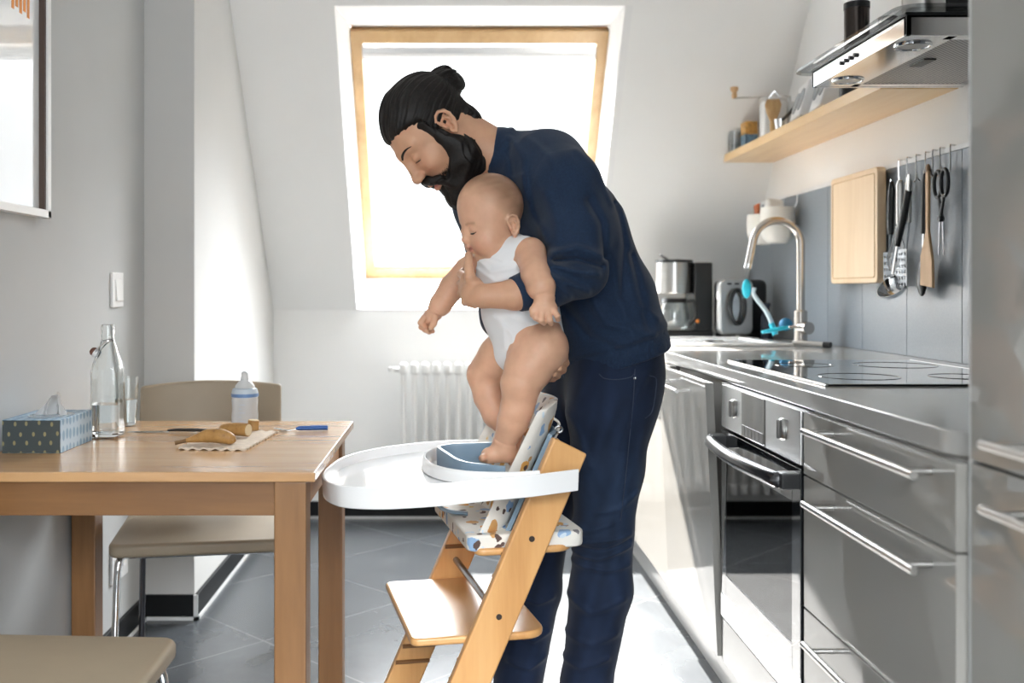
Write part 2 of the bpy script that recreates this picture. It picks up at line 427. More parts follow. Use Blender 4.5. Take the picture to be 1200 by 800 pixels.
# radiator under the roof window
t = thing('radiator', 'white column radiator on the knee wall under the roof window', 'radiator', (.16, 4.93, .13))
x = -.232
while x < .56:
    c = MB()
    for y in (4.905, 4.945):
        c.tube([(x, y, .165), (x, y, .74)], .0125, 10)
    c.box(x - .019, x + .019, 4.888, 4.962, .13, .19, .014, 3); c.box(x - .019, x + .019, 4.888, 4.962, .715, .775, .014, 3)
    obj('radiator_column', c, white_gloss, t); x += .053
rb = MB().tube([(-.285, 4.93, .74), (-.25, 4.93, .74)], .012, 12); rb.lathe([(0, 0), (.018, 0), (.018, .02), (0, .02)], (-.29, 4.93, .73), 14)
obj('bleed_valve', rb, white_gloss, t)
for xx in (-.15, .45):
    obj('wall_bracket', MB().tube([(xx, 4.945, .15), (xx, 5.008, .15)], .011, 10), white_gloss, t)
# ------------------------------------------------------------------ kitchen run on the right
XD, XCT, ZT = .70, .716, .92              # door plane, worktop edge, worktop top
YT = 1.405                                # where the tall unit starts
struct('trim_3', MB().box(.775, .79, YT, YB, .0, .165, 0), M('plinth', (.58, .57, .55), .3, var=.01, coat=.4))
def bar_handle(parent, y0, y1, z, x0=XD, out=.042, r=.0062, name='handle'):
    h = MB().tube([(x0 - out, y0, z), (x0 - out, y1, z)], r, 12)
    for y in (y0 + .035, y1 - .035): h.tube([(x0 + .002, y, z), (x0 - out, y, z)], .005, 10)
    return obj(name, h, brushed, parent, label='brushed steel bar handle')
# drawer unit
Y0, Y1 = YT + .002, 2.020
t = thing('drawer_cabinet', 'glossy grey drawer unit with three bar handles right of the oven', 'cabinet', (1.05, (Y0 + Y1) / 2, .165))
obj('carcass', MB().box(XD + .022, XR - .03, Y0, Y1, .165, .882, .001), front_edge, t)
for z0, z1, hz in ((.757, .880, .858), (.494, .754, .722), (.168, .491, .459)):
    d = obj('drawer', MB().box(XD, XD + .02, Y0 + .0015, Y1 - .0015, z0, z1, .0015), front_gloss, t)
    bar_handle(d, 1.445, 1.90, hz)
# oven
Y0, Y1 = 2.022, 2.620
t = thing('oven', 'built-in steel and black glass oven with curved handle under the worktop', 'oven', (1.05, (Y0 + Y1) / 2, .285))
ob = MB(); ob.box(XD + .03, XR - .05, Y0 + .002, Y1 - .002, .285, .30, 0); ob.box(XD + .03, XR - .05, Y0 + .002, Y1 - .002, .75, .882, 0)
ob.box(XD + .03, XR - .05, Y0 + .002, Y0 + .03, .29, .76, 0); ob.box(XD + .03, XR - .05, Y1 - .03, Y1 - .002, .29, .76, 0); ob.box(XR - .10, XR - .05, Y0, Y1, .285, .882, 0)
obj('housing', ob, dark_steel, t)
for k, z in enumerate((.43, .55)):
    rk = MB()
    for j in range(9): rk.tube([(XD + .05 + j * .055, Y0 + .03, z), (XD + .05 + j * .055, Y1 - .03, z)], .003, 6)
    for y in (Y0 + .04, Y1 - .04): rk.tube([(XD + .05, y, z), (XD + .49, y, z)], .003, 6)
    obj('oven_rack', rk, chrome, t)
pz0, pz1 = .772, .881
cp = obj('control_panel', MB().box(XD - .004, XD + .03, Y0 + .003, Y1 - .003, pz0, pz1, .002), steel_panel, t)
ycen = (Y0 + Y1) / 2 + .06
obj('display', MB().box(XD - .006, XD - .003, 2.255, 2.43, pz0 + .002, pz1 - .002, .0006), M('smoked display', (.10, .095, .085), .08, coat=1), cp)
bt = MB()
for j in range(6): bt.box(XD - .008, XD - .005, 2.262 + j * .0275, 2.262 + j * .0275 + .024, pz0 + .006, pz0 + .03, .001)
obj('button_row', bt, M('grey buttons', (.22, .21, .2), .3), cp)
for y in (2.135, 2.505):
    m4 = Matrix.Translation((XD - .004, y, .83)) @ Matrix.Rotation(-PI / 2, 4, 'Y')
    k = obj('knob', MB().lathe([(0, 0), (.0225, 0), (.0235, .002), (.021, .006), (.019, .007), (0, .007)], n=28, mat=m4), brushed, t)
    obj('knob_grip', MB().box(XD - .016, XD - .008, y - .004, y + .004, .81, .85, .002), M('dark knob grip', (.12, .115, .11), .3, .6), k)
dr = obj('door', MB().box(XD - .004, XD + .018, Y0 + .003, Y0 + .055, .285, .765, .0015).box(XD - .004, XD + .018, Y1 - .045, Y1 - .003, .285, .765, .0015)
         .box(XD - .004, XD + .018, Y0 + .05, Y1 - .04, .69, .765, .0015).box(XD - .004, XD + .018, Y0 + .05, Y1 - .04, .345, .40, .0015), black_gloss, t)
obj('door_glass', MB().box(XD - .003, XD + .001, Y0 + .054, Y1 - .044, .398, .692, 0), thin_glass('smoked oven glass', (.24, .25, .26), .09), dr)
obj('door_trim', MB().box(XD - .006, XD + .016, Y0 + .003, Y1 - .003, .287, .346, .002), steel_panel, dr, label='steel strip along the foot of the door')
hp = [(XD - .012, Y0 + .03, .738), (XD - .04, Y0 + .034, .738)]
for a in np.linspace(0, 1, 13): hp.append((XD - .043 - .017 * math.sin(PI * a), Y0 + .036 + (Y1 - Y0 - .072) * a, .738))
hp += [(XD - .04, Y1 - .034, .738), (XD - .012, Y1 - .03, .738)]
obj('door_handle', MB().tube(hp, .0125, 12, flat=1.35, up=(0, 0, 1)), M('dark handle metal', (.10, .10, .105), .22, .9), dr)
for y in (Y0 + .028, Y1 - .028): obj('handle_mount', MB().box(XD - .04, XD, y - .02, y + .02, .722, .755, .004), black_plastic, dr)
# panel under the oven
t = thing('plinth_drawer', 'low glossy grey panel under the oven', 'cabinet', (1.05, (Y0 + Y1) / 2, .165))
obj('front', MB().box(XD, XD + .02, Y0 + .0015, Y1 - .0015, .167, .279, .0015), front_gloss, t)
obj('carcass', MB().box(XD + .022, XR - .05, Y0, Y1, .167, .283, 0), front_edge, t)
# filler strip, dishwasher with the door ajar, sink cabinet
single('filler_strip', MB().box(XD + .004, XD + .03, 2.622, 2.648, .165, .882, .001), front_edge, 'narrow vertical grey filler strip between the oven and the dishwasher', 'trim strip')
Y0, Y1 = 2.65, 3.245
t = thing('dishwasher', 'integrated dishwasher with glossy pale door standing slightly ajar', 'dishwasher', (1.05, (Y0 + Y1) / 2, .165))
obj('tub', MB().box(XD + .03, XR - .05, Y0, Y1, .165, .88, .001), front_edge, t)
xt, xb = .662, .694
def dwp(x, z0, z1): return None
dd = MB().hexa([(xb, Y0, .168), (xb + .022, Y0, .168), (xb + .022, Y1, .168), (xb, Y1, .168), (xt, Y0, .881), (xt + .022, Y0, .881), (xt + .022, Y1, .881), (xt, Y1, .881)], .0015)
dr = obj('door', dd, front_gloss, t)
bar_handle(dr, 2.79, 3.13, .845, x0=.664, out=.045)
YS0, YS1 = 3.25, 4.25
for (a, b, lab, nm) in ((3.25, 3.85, 'glossy pale cabinet under the sink behind the man', 'sink_cabinet'), (3.853, 4.995, 'glossy pale corner cabinet by the back wall behind the man', 'corner_cabinet')):
    t = thing(nm, lab, 'cabinet', (1.05, (a + b) / 2, .165))
    obj('carcass', MB().box(XD + .022, XR - .03, a, b, .165, .882, 0), front_edge, t)
    dr = obj('door', MB().box(XD, XD + .02, a + .0015, b - .0015, .168, .880, .0015), front_gloss, t)
    bar_handle(dr, a + .12, b - .12, .845)
# worktop with rounded near end
wt = MB()
R = .035; Ye = YT + .004
ol = [(XR - .002, YB - .001), (XCT, YB - .001)]
ol += [(XCT + .085 - .085 * math.cos(a), Ye + .085 - .085 * math.sin(a)) for a in np.linspace(0, PI / 2, 8)]
ol += [(XR - .002, Ye)]
wt.prism(ol, ZT - .0375, ZT, .004, 3)
single('worktop', wt, top_edge, 'continuous glossy light grey kitchen worktop along the right wall', 'worktop')
# hob
t = thing('cooktop', 'black glass hob set into the worktop above the oven', 'hob', (1.05, 2.5, ZT))
gx0, gx1, gy0, gy1 = .79, 1.30, 2.13, 2.885
obj('glass_plate', MB().box(gx0, gx1, gy0, gy1, ZT, ZT + .005, .0015), black_gloss, t)
for a in ((gx0 - .006, gx0), (gx1, gx1 + .006)): obj('edge_trim', MB().box(a[0], a[1], gy0, gy1, ZT, ZT + .0055, .0015), brushed, t)
for (x, y, r) in ((.93, 2.32, .09), (.93, 2.68, .075), (1.17, 2.32, .075), (1.17, 2.68, .105)):
    obj('cooking_zone', MB().tube(arc((x, y, ZT + .0051), r, 0, 2 * PI, 40, (1, 0, 0), (0, 1, 0))[:-1], .0008, 4, closed=True), M('zone marking', (.02, .02, .022), .04, coat=1), t)
# sink
t = thing('sink', 'white ceramic sink set into the worktop below the bent tap', 'sink', (1.02, 4.05, ZT))
sx0, sx1, sy0, sy1 = .80, 1.235, 3.66, 4.24
sk = MB()
sk.box(sx0, sx1, sy0, sy0 + .05, ZT, ZT + .012, .005, 3).box(sx0, sx1, sy1 - .05, sy1, ZT, ZT + .012, .005, 3)
sk.box(sx0, sx0 + .05, sy0 + .01, sy1 - .01, ZT, ZT + .012, .005, 3).box(sx1 - .05, sx1, sy0 + .01, sy1 - .01, ZT, ZT + .012, .005, 3)
sk.box(sx0 + .03, sx1 - .03, sy0 + .03, sy1 - .03, ZT + .0005, ZT + .004, .001)
obj('rim', sk, sink_white, t)
obj('drain', MB().lathe([(0, 0), (.04, 0), (.042, .003), (.03, .005), (0, .005)], (1.02, 3.95, ZT + .004), 24), brushed, t)
# tap
TX, TY = 1.29, 3.75
t = thing('kitchen_tap', 'tall brushed nickel gooseneck tap behind the sink', 'tap', (TX, TY, ZT))
obj('body', MB().lathe([(0, 0), (.03, 0), (.03, .006), (.0235, .012), (.0235, .125), (.019, .130), (.0, .130)], (TX, TY, ZT), 24), nickel, t)
gp = [(TX, TY, ZT + .12), (TX, TY, ZT + .36)] + arc((TX - .088, TY, ZT + .372), .088, 0, PI * .93, 22, (1, 0, 0), (0, 0, 1))
e2 = np.array(gp[-1]); gp += [e2 + np.array([-.012, 0, -.06]), e2 + np.array([-.020, 0, -.10])]
sp = obj('spout', MB().tube(gp, .0145, 16), nickel, t)
e3 = np.array(gp[-1]); obj('aerator', MB().tube([e3 + np.array([.002, 0, .01]), e3 + np.array([-.0016, 0, -.008])], .0155, 16), chrome, sp)
obj('mixer_valve', MB().tube([(TX, TY, ZT + .065), (TX + .012, TY - .052, ZT + .065)], .023, 20), nickel, t)
obj('lever', MB().tube([(TX + .004, TY - .04, ZT + .068), (TX - .06, TY - .05, ZT + .07)], [.006, .0045], 10), nickel, t)
t = thing('sink_plug_lever', 'short steel rod with dark end lying at the foot of the tap', 'plug lever', (1.30, 3.62, ZT))
obj('rod', MB().tube([(1.245, 3.70, ZT + .012), (1.325, 3.60, ZT + .010)], .009, 12), brushed, t)
obj('rod_end', MB().tube([(1.322, 3.604, ZT + .010), (1.338, 3.583, ZT + .010)], .0105, 12), black_plastic, t)

# backsplash panels, top strip
bs = MB()
ys = [YT, 1.48, 1.81, 2.14, 2.47, 2.80, 3.14, 3.48, 3.80, 4.13, 4.46]
ZB = 1.512
for a, b in zip(ys, ys[1:]):
    bs.box(XR - .012, XR - .001, a + .0012, b - .0012, ZT + .0005, ZB, .0008, 1)
bs.hexa([(XR - .012, 4.4612, ZT + .0005), (XR - .001, 4.4612, ZT + .0005), (XR - .001, 4.99, ZT + .0005), (XR - .012, 4.99, ZT + .0005),
         (XR - .012, 4.4612, ZB), (XR - .001, 4.4612, ZB), (XR - .001, ysl(ZB) - .01, ZB), (XR - .012, ysl(ZB) - .01, ZB)], .0008, 1)
struct('trim_4', bs, splash)
st = MB().box(XR - .016, XR - .001, YT, ysl(ZB) - .005, ZB, ZB + .014, .001)
st.tube([(XR - .008, ysl(ZB) - .006, ZB), (XR - .008, ysl(1.12) - .01, 1.12)], .006, 8)
struct('trim_5', st, M('white edge strip', (.86, .87, .88), .35))

# tall unit at the right edge of the view
TXX = .712
t = thing('tall_cabinet', 'tall glossy grey fridge cabinet filling the right edge of the room', 'cabinet', (1.05, .85, 0))
obj('carcass', MB().box(TXX + .022, XR - .002, .30, YT, .02, 2.44, .001), front_edge, t)
du = obj('door', MB().box(TXX, TXX + .02, .305, YT - .012, .889, 2.44, .002), front_gloss, t)
dl = obj('door', MB().box(TXX, TXX + .02, .305, YT - .012, .03, .885, .002), front_gloss, t)
obj('side_panel', MB().box(TXX + .003, XR - .004, YT - .010, YT, .02, 2.44, .002), M('pale cabinet side', (.62, .63, .63), .2, coat=.5), t)
bar_handle(du, .92, 1.295, .925, x0=TXX, out=.036); bar_handle(dl, .92, 1.295, .842, x0=TXX, out=.036)

# extractor hood
HX, HY0, HY1, HZ0, HZ1 = 1.0, 2.233, 2.815, 1.683, 1.727
t = thing('range_hood', 'flat steel extractor hood with a glass plate over the hob', 'range hood', (1.2, 2.52, HZ0))
hb = MB(); hb.box(HX, HX + .012, HY0, HY1, HZ0, HZ1, .001)
hb.box(HX, XR - .005, HY0, HY0 + .012, HZ0, HZ1, .001).box(HX, XR - .005, HY1 - .012, HY1, HZ0, HZ1, .001).box(HX, XR - .005, HY0, HY1, HZ1 - .006, HZ1, .001)
hb.box(HX + .01, HX + .12, HY0 + .01, HY1 - .01, HZ0 + .001, HZ0 + .006, .0005)
hb.box(HX + .1, XR - .01, HY0 + .01, HY0 + .045, HZ0 + .001, HZ0 + .006, .0005).box(HX + .1, XR - .01, HY1 - .045, HY1 - .01, HZ0 + .001, HZ0 + .006, .0005)
obj('hood_body', hb, M('polished hood steel', (.78, .78, .78), .13, 1, var=.01), t)
fl = obj('grease_filter', MB().box(HX + .12, XR - .03, HY0 + .045, HY1 - .045, HZ0 + .003, HZ0 + .008, .001), filter_mat, t)
obj('filter_catch', MB().box(HX + .15, HX + .18, 2.47, 2.55, HZ0 - .001, HZ0 + .004, .001), black_plastic, fl)
for y in (HY0 + .10, HY1 - .10):
    l = obj('light_ring', MB().tube(arc((HX + .06, y, HZ0), .038, 0, 2 * PI, 32, (1, 0, 0), (0, 1, 0))[:-1], .004, 8, closed=True), chrome, t)
    obj('lens', MB().lathe([(0, 0), (.036, 0), (.036, .002), (0, .002)], (HX + .06, y, HZ0 - .001), 24), M('frosted lens', (.6, .6, .58), .3), l)
obj('seal_strip', MB().box(HX - .003, XR - .005, HY0 - .003, HY1 + .003, HZ1, HZ1 + .006, .001), black_plastic, t)
gz = HZ1 + .0065
gl = [(XR - .004, 2.19), (XR - .004, 2.90)]
gl += [(1.02 - .05 * math.sin(a), 2.85 + .05 * math.cos(a)) for a in np.linspace(0, PI / 2, 8)]
gl += [(1.02 - .05 * math.cos(a), 2.24 - .05 * math.sin(a)) for a in np.linspace(0, PI / 2, 8)]
obj('glass_plate', MB().prism(gl, gz, gz + .008, .001, 1), hood_glass, t, label='grey glass plate with rounded corners')
bt = MB()
for j in range(4): bt.tube([(HX + .002, 2.51 + j * .03, HZ0 + .02), (HX - .006, 2.51 + j * .03, HZ0 + .02)], .0052, 12)
obj('button_row', bt, black_plastic, t)
GZ = gz + .008
# things standing on the hood's glass
t = thing('storage_canister', 'tall dark brown canister standing on the hood glass', 'canister', P(1004, 27, 2.60) * np.array([1, 1, 0]) + np.array([0, 0, GZ]))
L = t.location
obj('body', MB().lathe([(0, 0), (.029, 0), (.031, .003), (.031, .10), (.0, .10)], L, 28), M('dark brown metal', (.055, .045, .04), .25, .7), t)
obj('lid', MB().lathe([(0, .10), (.032, .10), (.032, .115), (0, .118)], L, 28), black_plastic, t)
t = thing('spice_jar', 'small steel spice jar behind the glass edge of the hood', 'jar', (1.10, 2.56, GZ)); L = t.location
obj('body', MB().lathe([(0, 0), (.02, 0), (.022, .003), (.022, .055), (0, .055)], L, 24), brushed, t)
obj('lid', MB().lathe([(0, .055), (.023, .055), (.023, .068), (0, .07)], L, 24), dark_steel, t)
t = thing('steel_canister', 'wide brushed steel canister in the middle of the hood glass', 'canister', (1.125, 2.42, GZ)); L = t.location
obj('body', MB().lathe([(0, 0), (.046, 0), (.048, .003), (.048, .12), (0, .12)], L, 32), brushed, t)
obj('lid', MB().lathe([(0, .12), (.05, .12), (.05, .132), (0, .136)], L, 32), dark_steel, t)
t = thing('stove_pot', 'small dark stove-top pot on the hood glass by the tall cabinet', 'pot', (1.24, 2.50, GZ)); L = t.location
obj('base', MB().lathe([(0, 0), (.033, 0), (.036, .004), (.030, .05), (0, .05)], L, 24), brushed, t)
obj('pot_top', MB().lathe([(0, .05), (.038, .05), (.042, .065), (.042, .12), (0, .125)], L, 24), black_plastic, t)

# wooden shelf and what stands on it
SZ0, SZ1 = 1.686, 1.720
single('wall_shelf', MB().box(1.20, XR - .001, 2.84, 4.475, SZ0, SZ1, .002), oak_shelf, 'long oiled wooden shelf on the right wall beyond the hood', 'shelf')
t = thing('coffee_grinder', 'hand coffee grinder with a crank and wooden knob on the far end of the shelf', 'coffee grinder', (1.375, 4.12, SZ1)); L = np.array(t.location)
obj('body', MB().lathe([(0, 0), (.03, 0), (.032, .004), (.032, .15), (.028, .165), (0, .17)], L, 28), brushed, t)
obj('crank', MB().tube([L + (0, 0, .165), L + (0, 0, .188), L + (-.02, 0, .192), L + (-.230, .0, .183)], .004, 10), brushed, t)
obj('crank_knob', MB().lathe([(0, 0), (.009, 0), (.011, .012), (.009, .022), (.016, .034), (.015, .045), (0, .048)], L + (-.227, 0, .182), 18), spoon_wood, t)
t = thing('glass_jar', 'clear slim glass at the very end of the shelf', 'jar', (1.225, 4.40, SZ1)); L = t.location
obj('body', MB().lathe([(0, 0), (.024, 0), (.03, .09), (.028, .09), (.022, .004), (0, .004)], L, 24), thin_glass('jar glass', (.93, .95, .96), .1), t)
single('storage_tin', MB().box(1.235, 1.29, 4.27, 4.34, SZ1, SZ1 + .062, .004).box(1.236, 1.289, 4.271, 4.339, SZ1 + .062, SZ1 + .115, .003), None,
       'orange and blue patterned tin at the far end of the shelf', 'tin')
tin = bpy.data.objects['storage_tin']
def two_tone(name, lo, hi, z):
    m, nt, b = _new(name); v = _coord(nt)
    sx = nt.nodes.new('ShaderNodeSeparateXYZ'); nt.links.new(v, sx.inputs[0])
    n = _noise(nt, v, 60, 3)
    gt = nt.nodes.new('ShaderNodeMath'); gt.operation = 'GREATER_THAN'; gt.inputs[1].default_value = z
    nt.links.new(sx.outputs['Z'], gt.inputs[0])
    mx = nt.nodes.new('ShaderNodeMixRGB'); nt.links.new(gt.outputs[0], mx.inputs['Fac'])
    nt.links.new(_ramp(nt, n.outputs['Fac'], [(.4, lo), (.6, tuple(c * .5 for c in lo))]), mx.inputs['Color1'])
    nt.links.new(_ramp(nt, n.outputs['Fac'], [(.4, hi), (.6, tuple(c * .7 for c in hi))]), mx.inputs['Color2'])
    nt.links.new(mx.outputs[0], b.inputs['Base Color']); b.inputs['Roughness'].default_value = .35
    return m
tin.data.materials.append(two_tone('printed tin', (.16, .30, .45), (.70, .38, .10), .06))
single('coffee_packet', MB().hexa([(1.30, 4.23, SZ1), (1.36, 4.23, SZ1), (1.36, 4.32, SZ1), (1.30, 4.32, SZ1), (1.305, 4.255, SZ1 + .125), (1.355, 4.255, SZ1 + .125), (1.355, 4.295, SZ1 + .125), (1.305, 4.295, SZ1 + .125)], .006),
       M('brown foil packet', (.33, .15, .08), .4, var=.3, scale=25), 'brown foil packet beside the patterned tin on the shelf', 'packet')
t = thing('metal_canister', 'tall white metal storage canister with clip lid on the shelf', 'canister', (1.280, 4.04, SZ1)); L = np.array(t.location)
obj('body', MB().lathe([(0, 0), (.05, 0), (.052, .003), (.052, .145), (.05, .148), (0, .148)], L, 36), M('pale satin metal', (.72, .72, .71), .3, .35), t)
obj('lid', MB().lathe([(0, .148), (.054, .148), (.054, .162), (.048, .168), (0, .168)], L, 36), brushed, t)
obj('clip', MB().tube([L + (-.03, -.045, .13), L + (-.032, -.052, .16), L + (-.012, -.056, .185), L + (.008, -.056, .16), L + (.006, -.05, .13)], .0025, 8), chrome, t)
t = thing('pastry_brush', 'bamboo whisk standing on its handle beside the white canister', 'whisk', (1.218, 3.845, SZ1)); L = np.array(t.location)
bb = wood('bamboo', (.38, .22, .08), (.52, .32, .13), (.6, .4, .18), 'Z', 30, .5)
obj('handle', MB().lathe([(0, 0), (.012, 0), (.013, .03), (.011, .045), (0, .045)], L, 18), bb, t)
w = MB().lathe([(0, .04), (.011, .04), (.016, .06), (.026, .085), (.028, .105), (.022, .12), (0, .12)], L, 24)
for k in range(26):
    a = 2 * PI * k / 26
    w.tube([L + (.011 * math.cos(a), .011 * math.sin(a), .045), L + (.024 * math.cos(a), .024 * math.sin(a), .08), L + (.029 * math.cos(a), .029 * math.sin(a), .105), L + (.022 * math.cos(a), .022 * math.sin(a), .124)], .0018, 5)
obj('bristles', w, bb, t)
t = thing('measuring_cup', 'small dark handled cup on the shelf in front of the pale speaker', 'cup', (1.228, 3.788, SZ1)); L = np.array(t.location)
obj('body', MB().lathe([(0, 0), (.018, 0), (.024, .04), (.022, .04), (.016, .004), (0, .004)], L, 20), chrome, t)
obj('handle', MB().tube([L + (.0, -.02, .035), L + (.015, -.06, .055), L + (.03, -.10, .085)], [.005, .006, .007], 8), black_plastic, t)
def speaker(y, nm, lab, tall, deep, handle):
    t = thing(nm, lab, 'speaker', (1.24, y, SZ1)); L = np.array(t.location)
    tl = math.radians(16)
    R4 = Matrix.Translation(L) @ Matrix.Rotation(math.radians(-8), 4, 'Z') @ Matrix.Rotation(tl, 4, 'Y')
    hw = .092
    obj('cabinet', MB().box(-.022, deep, -hw, hw, .008, tall, .006, 3, mat=R4), M('pale grey speaker shell', (.80, .80, .80), .4), t)
    for yy in (-.045, .045):
        m4 = R4 @ Matrix.Translation((-.022, yy, tall * .52)) @ Matrix.Rotation(-PI / 2, 4, 'Y')
        obj('driver', MB().lathe([(0, .002), (.034, .002), (.038, .004), (.040, 0)], n=28, mat=m4), M('grey speaker cloth', (.33, .34, .35), .7), t)
    if handle:
        pts = [R4 @ Vector((.01, q, z)) for q, z in ((-.06, tall - .004), (-.055, tall + .03), (-.03, tall + .042), (.03, tall + .042), (.055, tall + .03), (.06, tall - .004))]
        obj('handle', MB().tube(smooth_path(pts, 5), .0055, 10), black_plastic, t)
    obj('back', MB().box(deep - .002, deep + .006, -hw + .004, hw - .004, .012, tall - .004, .003, mat=R4), M('wood veneer back', (.35, .27, .2), .5), t)
speaker(3.62, 'speaker', 'pale portable speaker with black carrying handle on the shelf', .140, .035, True)
speaker(3.42, 'speaker', 'pale boxy speaker without handle, nearer the hood on the shelf', .165, .05, False)
t = thing('shelf_jar', 'dark jar half hidden by the hood on the near end of the shelf', 'jar', (1.255, 3.17, SZ1)); L = t.location
obj('body', MB().lathe([(0, 0), (.04, 0), (.042, .003), (.042, .07), (0, .07)], L, 28), black_plastic, t)
obj('lid', MB().lathe([(0, .07), (.043, .07), (.043, .085), (0, .087)], L, 28), chrome, t)

# cutting board leaning on the rail
t = thing('cutting_board', 'pale wooden cutting board with a juice groove hanging on the grey splash panel', 'cutting board', (1.38, 3.45, 1.145))
cb = MB(); m4 = Matrix.Translation((XR - .055, 3.455, 1.333)) @ Matrix.Rotation(math.radians(0), 4, 'Z') @ Matrix.Rotation(-PI / 2, 4, 'Y')
def rrect(w, h, r, n=6):
    o = []
    for cx, cy, a0 in ((w - r, h - r, 0), (-w + r, h - r, PI / 2), (-w + r, -h + r, PI), (w - r, -h + r, 1.5 * PI)):
        o += [(cx + r * math.cos(a0 + a), cy + r * math.sin(a0 + a)) for a in np.linspace(0, PI / 2, n)]
    return o
obj('board', cb.prism(rrect(.187, .20, .018), -.030, 0, .004, 3, mat=m4), maple, t)
g = [(m4 @ Vector((x, y, .0))) for x, y in rrect(.168, .18, .01)]
obj('juice_groove', MB().tube(g, .0022, 6, closed=True), M('groove shade wood', (.58, .40, .22), .6), t, label='slim groove running round the board')

# hook rail and utensils
hooks = []
def hook(y):
    h = MB(); x = XR - .016
    h.tube(smooth_path([(XR - .004, y, ZB + .016), (x - .004, y, ZB + .018), (x - .006, y, ZB + .005), (x - .006, y, ZB - .045), (x - .010, y, ZB - .062), (x - .022, y, ZB - .066), (x - .030, y, ZB - .055), (x - .031, y, ZB - .042)], 5), .0024, 8)
    return h
HYS = [3.175, 3.115, 3.055, 2.995, 2.95, 2.905, 2.845]
hl = ['steel hook holding the black-handled slotted turner', 'steel hook holding the steel-handled whisk', 'steel hook holding the steel-handled slotted spatula', 'steel hook holding the ladle',
      'steel hook holding the black serving spoon', 'steel hook holding the wooden spatula', 'steel hook holding the black scissors']
for y, lb in zip(HYS, hl):
    single('wall_hook', hook(y), chrome, lb, 'hook', 'hooks on the splash panel strip')
ux = XR - .044
def ut(nm, lab, cat, y): return thing(nm, lab, cat, (ux, y, 1.0), 0, 'utensils on the hooks')
def flat(y, z, w, ztop, pts=None): return None
HZ = ZB - .055
# slotted turner, black handle
y = HYS[0]
t = ut('slotted_turner', 'slotted black-handled turner hanging next to the cutting board', 'utensil', y)
obj('handle', MB().tube([(ux, y, HZ + .006), (ux, y, HZ - .02), (ux, y + .006, HZ - .09), (ux, y + .008, HZ - .16)], [.006, .0135, .014, .011], 12, flat=.8), black_plastic, t)
b = MB()
zt, zb2 = HZ - .22, HZ - .32
b.tube([(ux, y + .008, HZ - .155), (ux - .004, y + .005, zt)], .004, 8)
for k in range(6):
    yy = y - .045 + .016 * k
    b.box(ux - .007, ux - .005, yy, yy + .008, zb2, zt, 0)
for k in range(6):
    zz = zb2 + (zt - zb2) * k / 5
    b.box(ux - .0072, ux - .0048, y - .045, y + .043, zz - .005, zz + .005, 0)
obj('blade', b, M('dark slotted blade', (.16, .18, .20), .45, .5), t)
# whisk
y = HYS[1]
t = ut('whisk', 'balloon whisk with a steel handle on the second hook from the board', 'utensil', y)
obj('handle', MB().tube([(ux, y, HZ + .004), (ux, y, HZ - .012), (ux, y, HZ - .13), (ux, y + .002, HZ - .14)], [.006, .0115, .0115, .006], 14), brushed, t)
w = MB()
for k in range(6):
    a = PI * k / 6; dx, dy = math.cos(a), math.sin(a)
    pts = [(ux + s * r * dx - .003, y + .01 + s * r * dy, HZ - .135 - q) for s, r, q in ((1, .004, 0), (1, .016, .05), (1, .028, .10), (1, .024, .13), (1, .0, .148), (-1, .024, .13), (-1, .028, .10), (-1, .016, .05), (-1, .004, 0))]
    w.tube(smooth_path(pts, 4), .0012, 6)
obj('wires', w, chrome, t)
# slotted spatula with steel handle
y = HYS[2]
t = ut('slotted_spatula', 'steel-handled slotted spatula on the third hook from the board', 'utensil', y)
obj('handle', MB().tube([(ux, y, HZ + .004), (ux, y, HZ - .012), (ux, y + .002, HZ - .13)], [.006, .0095, .0085], 14), brushed, t)
b = MB(); b.tube([(ux, y + .002, HZ - .128), (ux - .002, y + .015, HZ - .22)], .004, 8)
zt, zb2 = HZ - .215, HZ - .325
for k in range(5): b.box(ux - .016, ux - .014, y - .022 + .018 * k, y - .022 + .018 * k + .009, zb2, zt, 0)
for k in range(7):
    zz = zb2 + (zt - zb2) * k / 6
    b.box(ux - .0162, ux - .0138, y - .022, y + .059, zz - .0042, zz + .0042, 0)
obj('blade', b, M('satin slotted steel', (.34, .36, .38), .45, .8), t)
# ladle
y = HYS[3]
t = ut('soup_ladle', 'steel soup ladle with long black handle tilted across the other utensils', 'utensil', y)
obj('loop', MB().tube([(ux - .026, y, HZ + .008), (ux - .026, y + .004, HZ - .045)], .008, 10, flat=.5), chrome, t)
obj('handle', MB().tube([(ux - .026, y + .004, HZ - .04), (ux - .030, y + .03, HZ - .12), (ux - .034, y + .062, HZ - .20)], [.012, .013, .0105], 12, flat=.8), black_plastic, t)
obj('neck', MB().tube([(ux - .034, y + .060, HZ - .198), (ux - .038, y + .083, HZ - .285)], [.0062, .0062], 10, flat=.6), chrome, t)
cup = [(.0, -.036), (.022, -.032), (.038, -.018), (.046, .0), (.044, .0), (.036, -.016), (.02, -.029), (0, -.033)]
m4 = Matrix.Translation((ux - .040, y + .085, HZ - .32)) @ Matrix.Rotation(math.radians(-42), 4, 'Y') @ Matrix.Rotation(math.radians(20), 4, 'X') @ Matrix.Diagonal((1.1, 1.0, 1, 1))
obj('bowl', MB().lathe(cup, n=28, mat=m4), chrome, t)
# serving spoon black with steel neck
y = HYS[4]
t = ut('serving_spoon', 'black serving spoon with steel neck between the ladle and wooden spatula', 'utensil', y)
obj('handle', MB().tube([(ux, y, HZ + .005), (ux, y, HZ - .02), (ux, y + .008, HZ - .17)], [.006, .013, .011], 12, flat=.8), black_plastic, t)
obj('neck', MB().tube([(ux, y + .008, HZ - .165), (ux, y + .012, HZ - .25)], .006, 10, flat=.6), chrome, t)
obj('bowl', MB().ball((ux - .002, y + .016, HZ - .30), .05, (.22, .56, 1.05)), black_plastic, t)
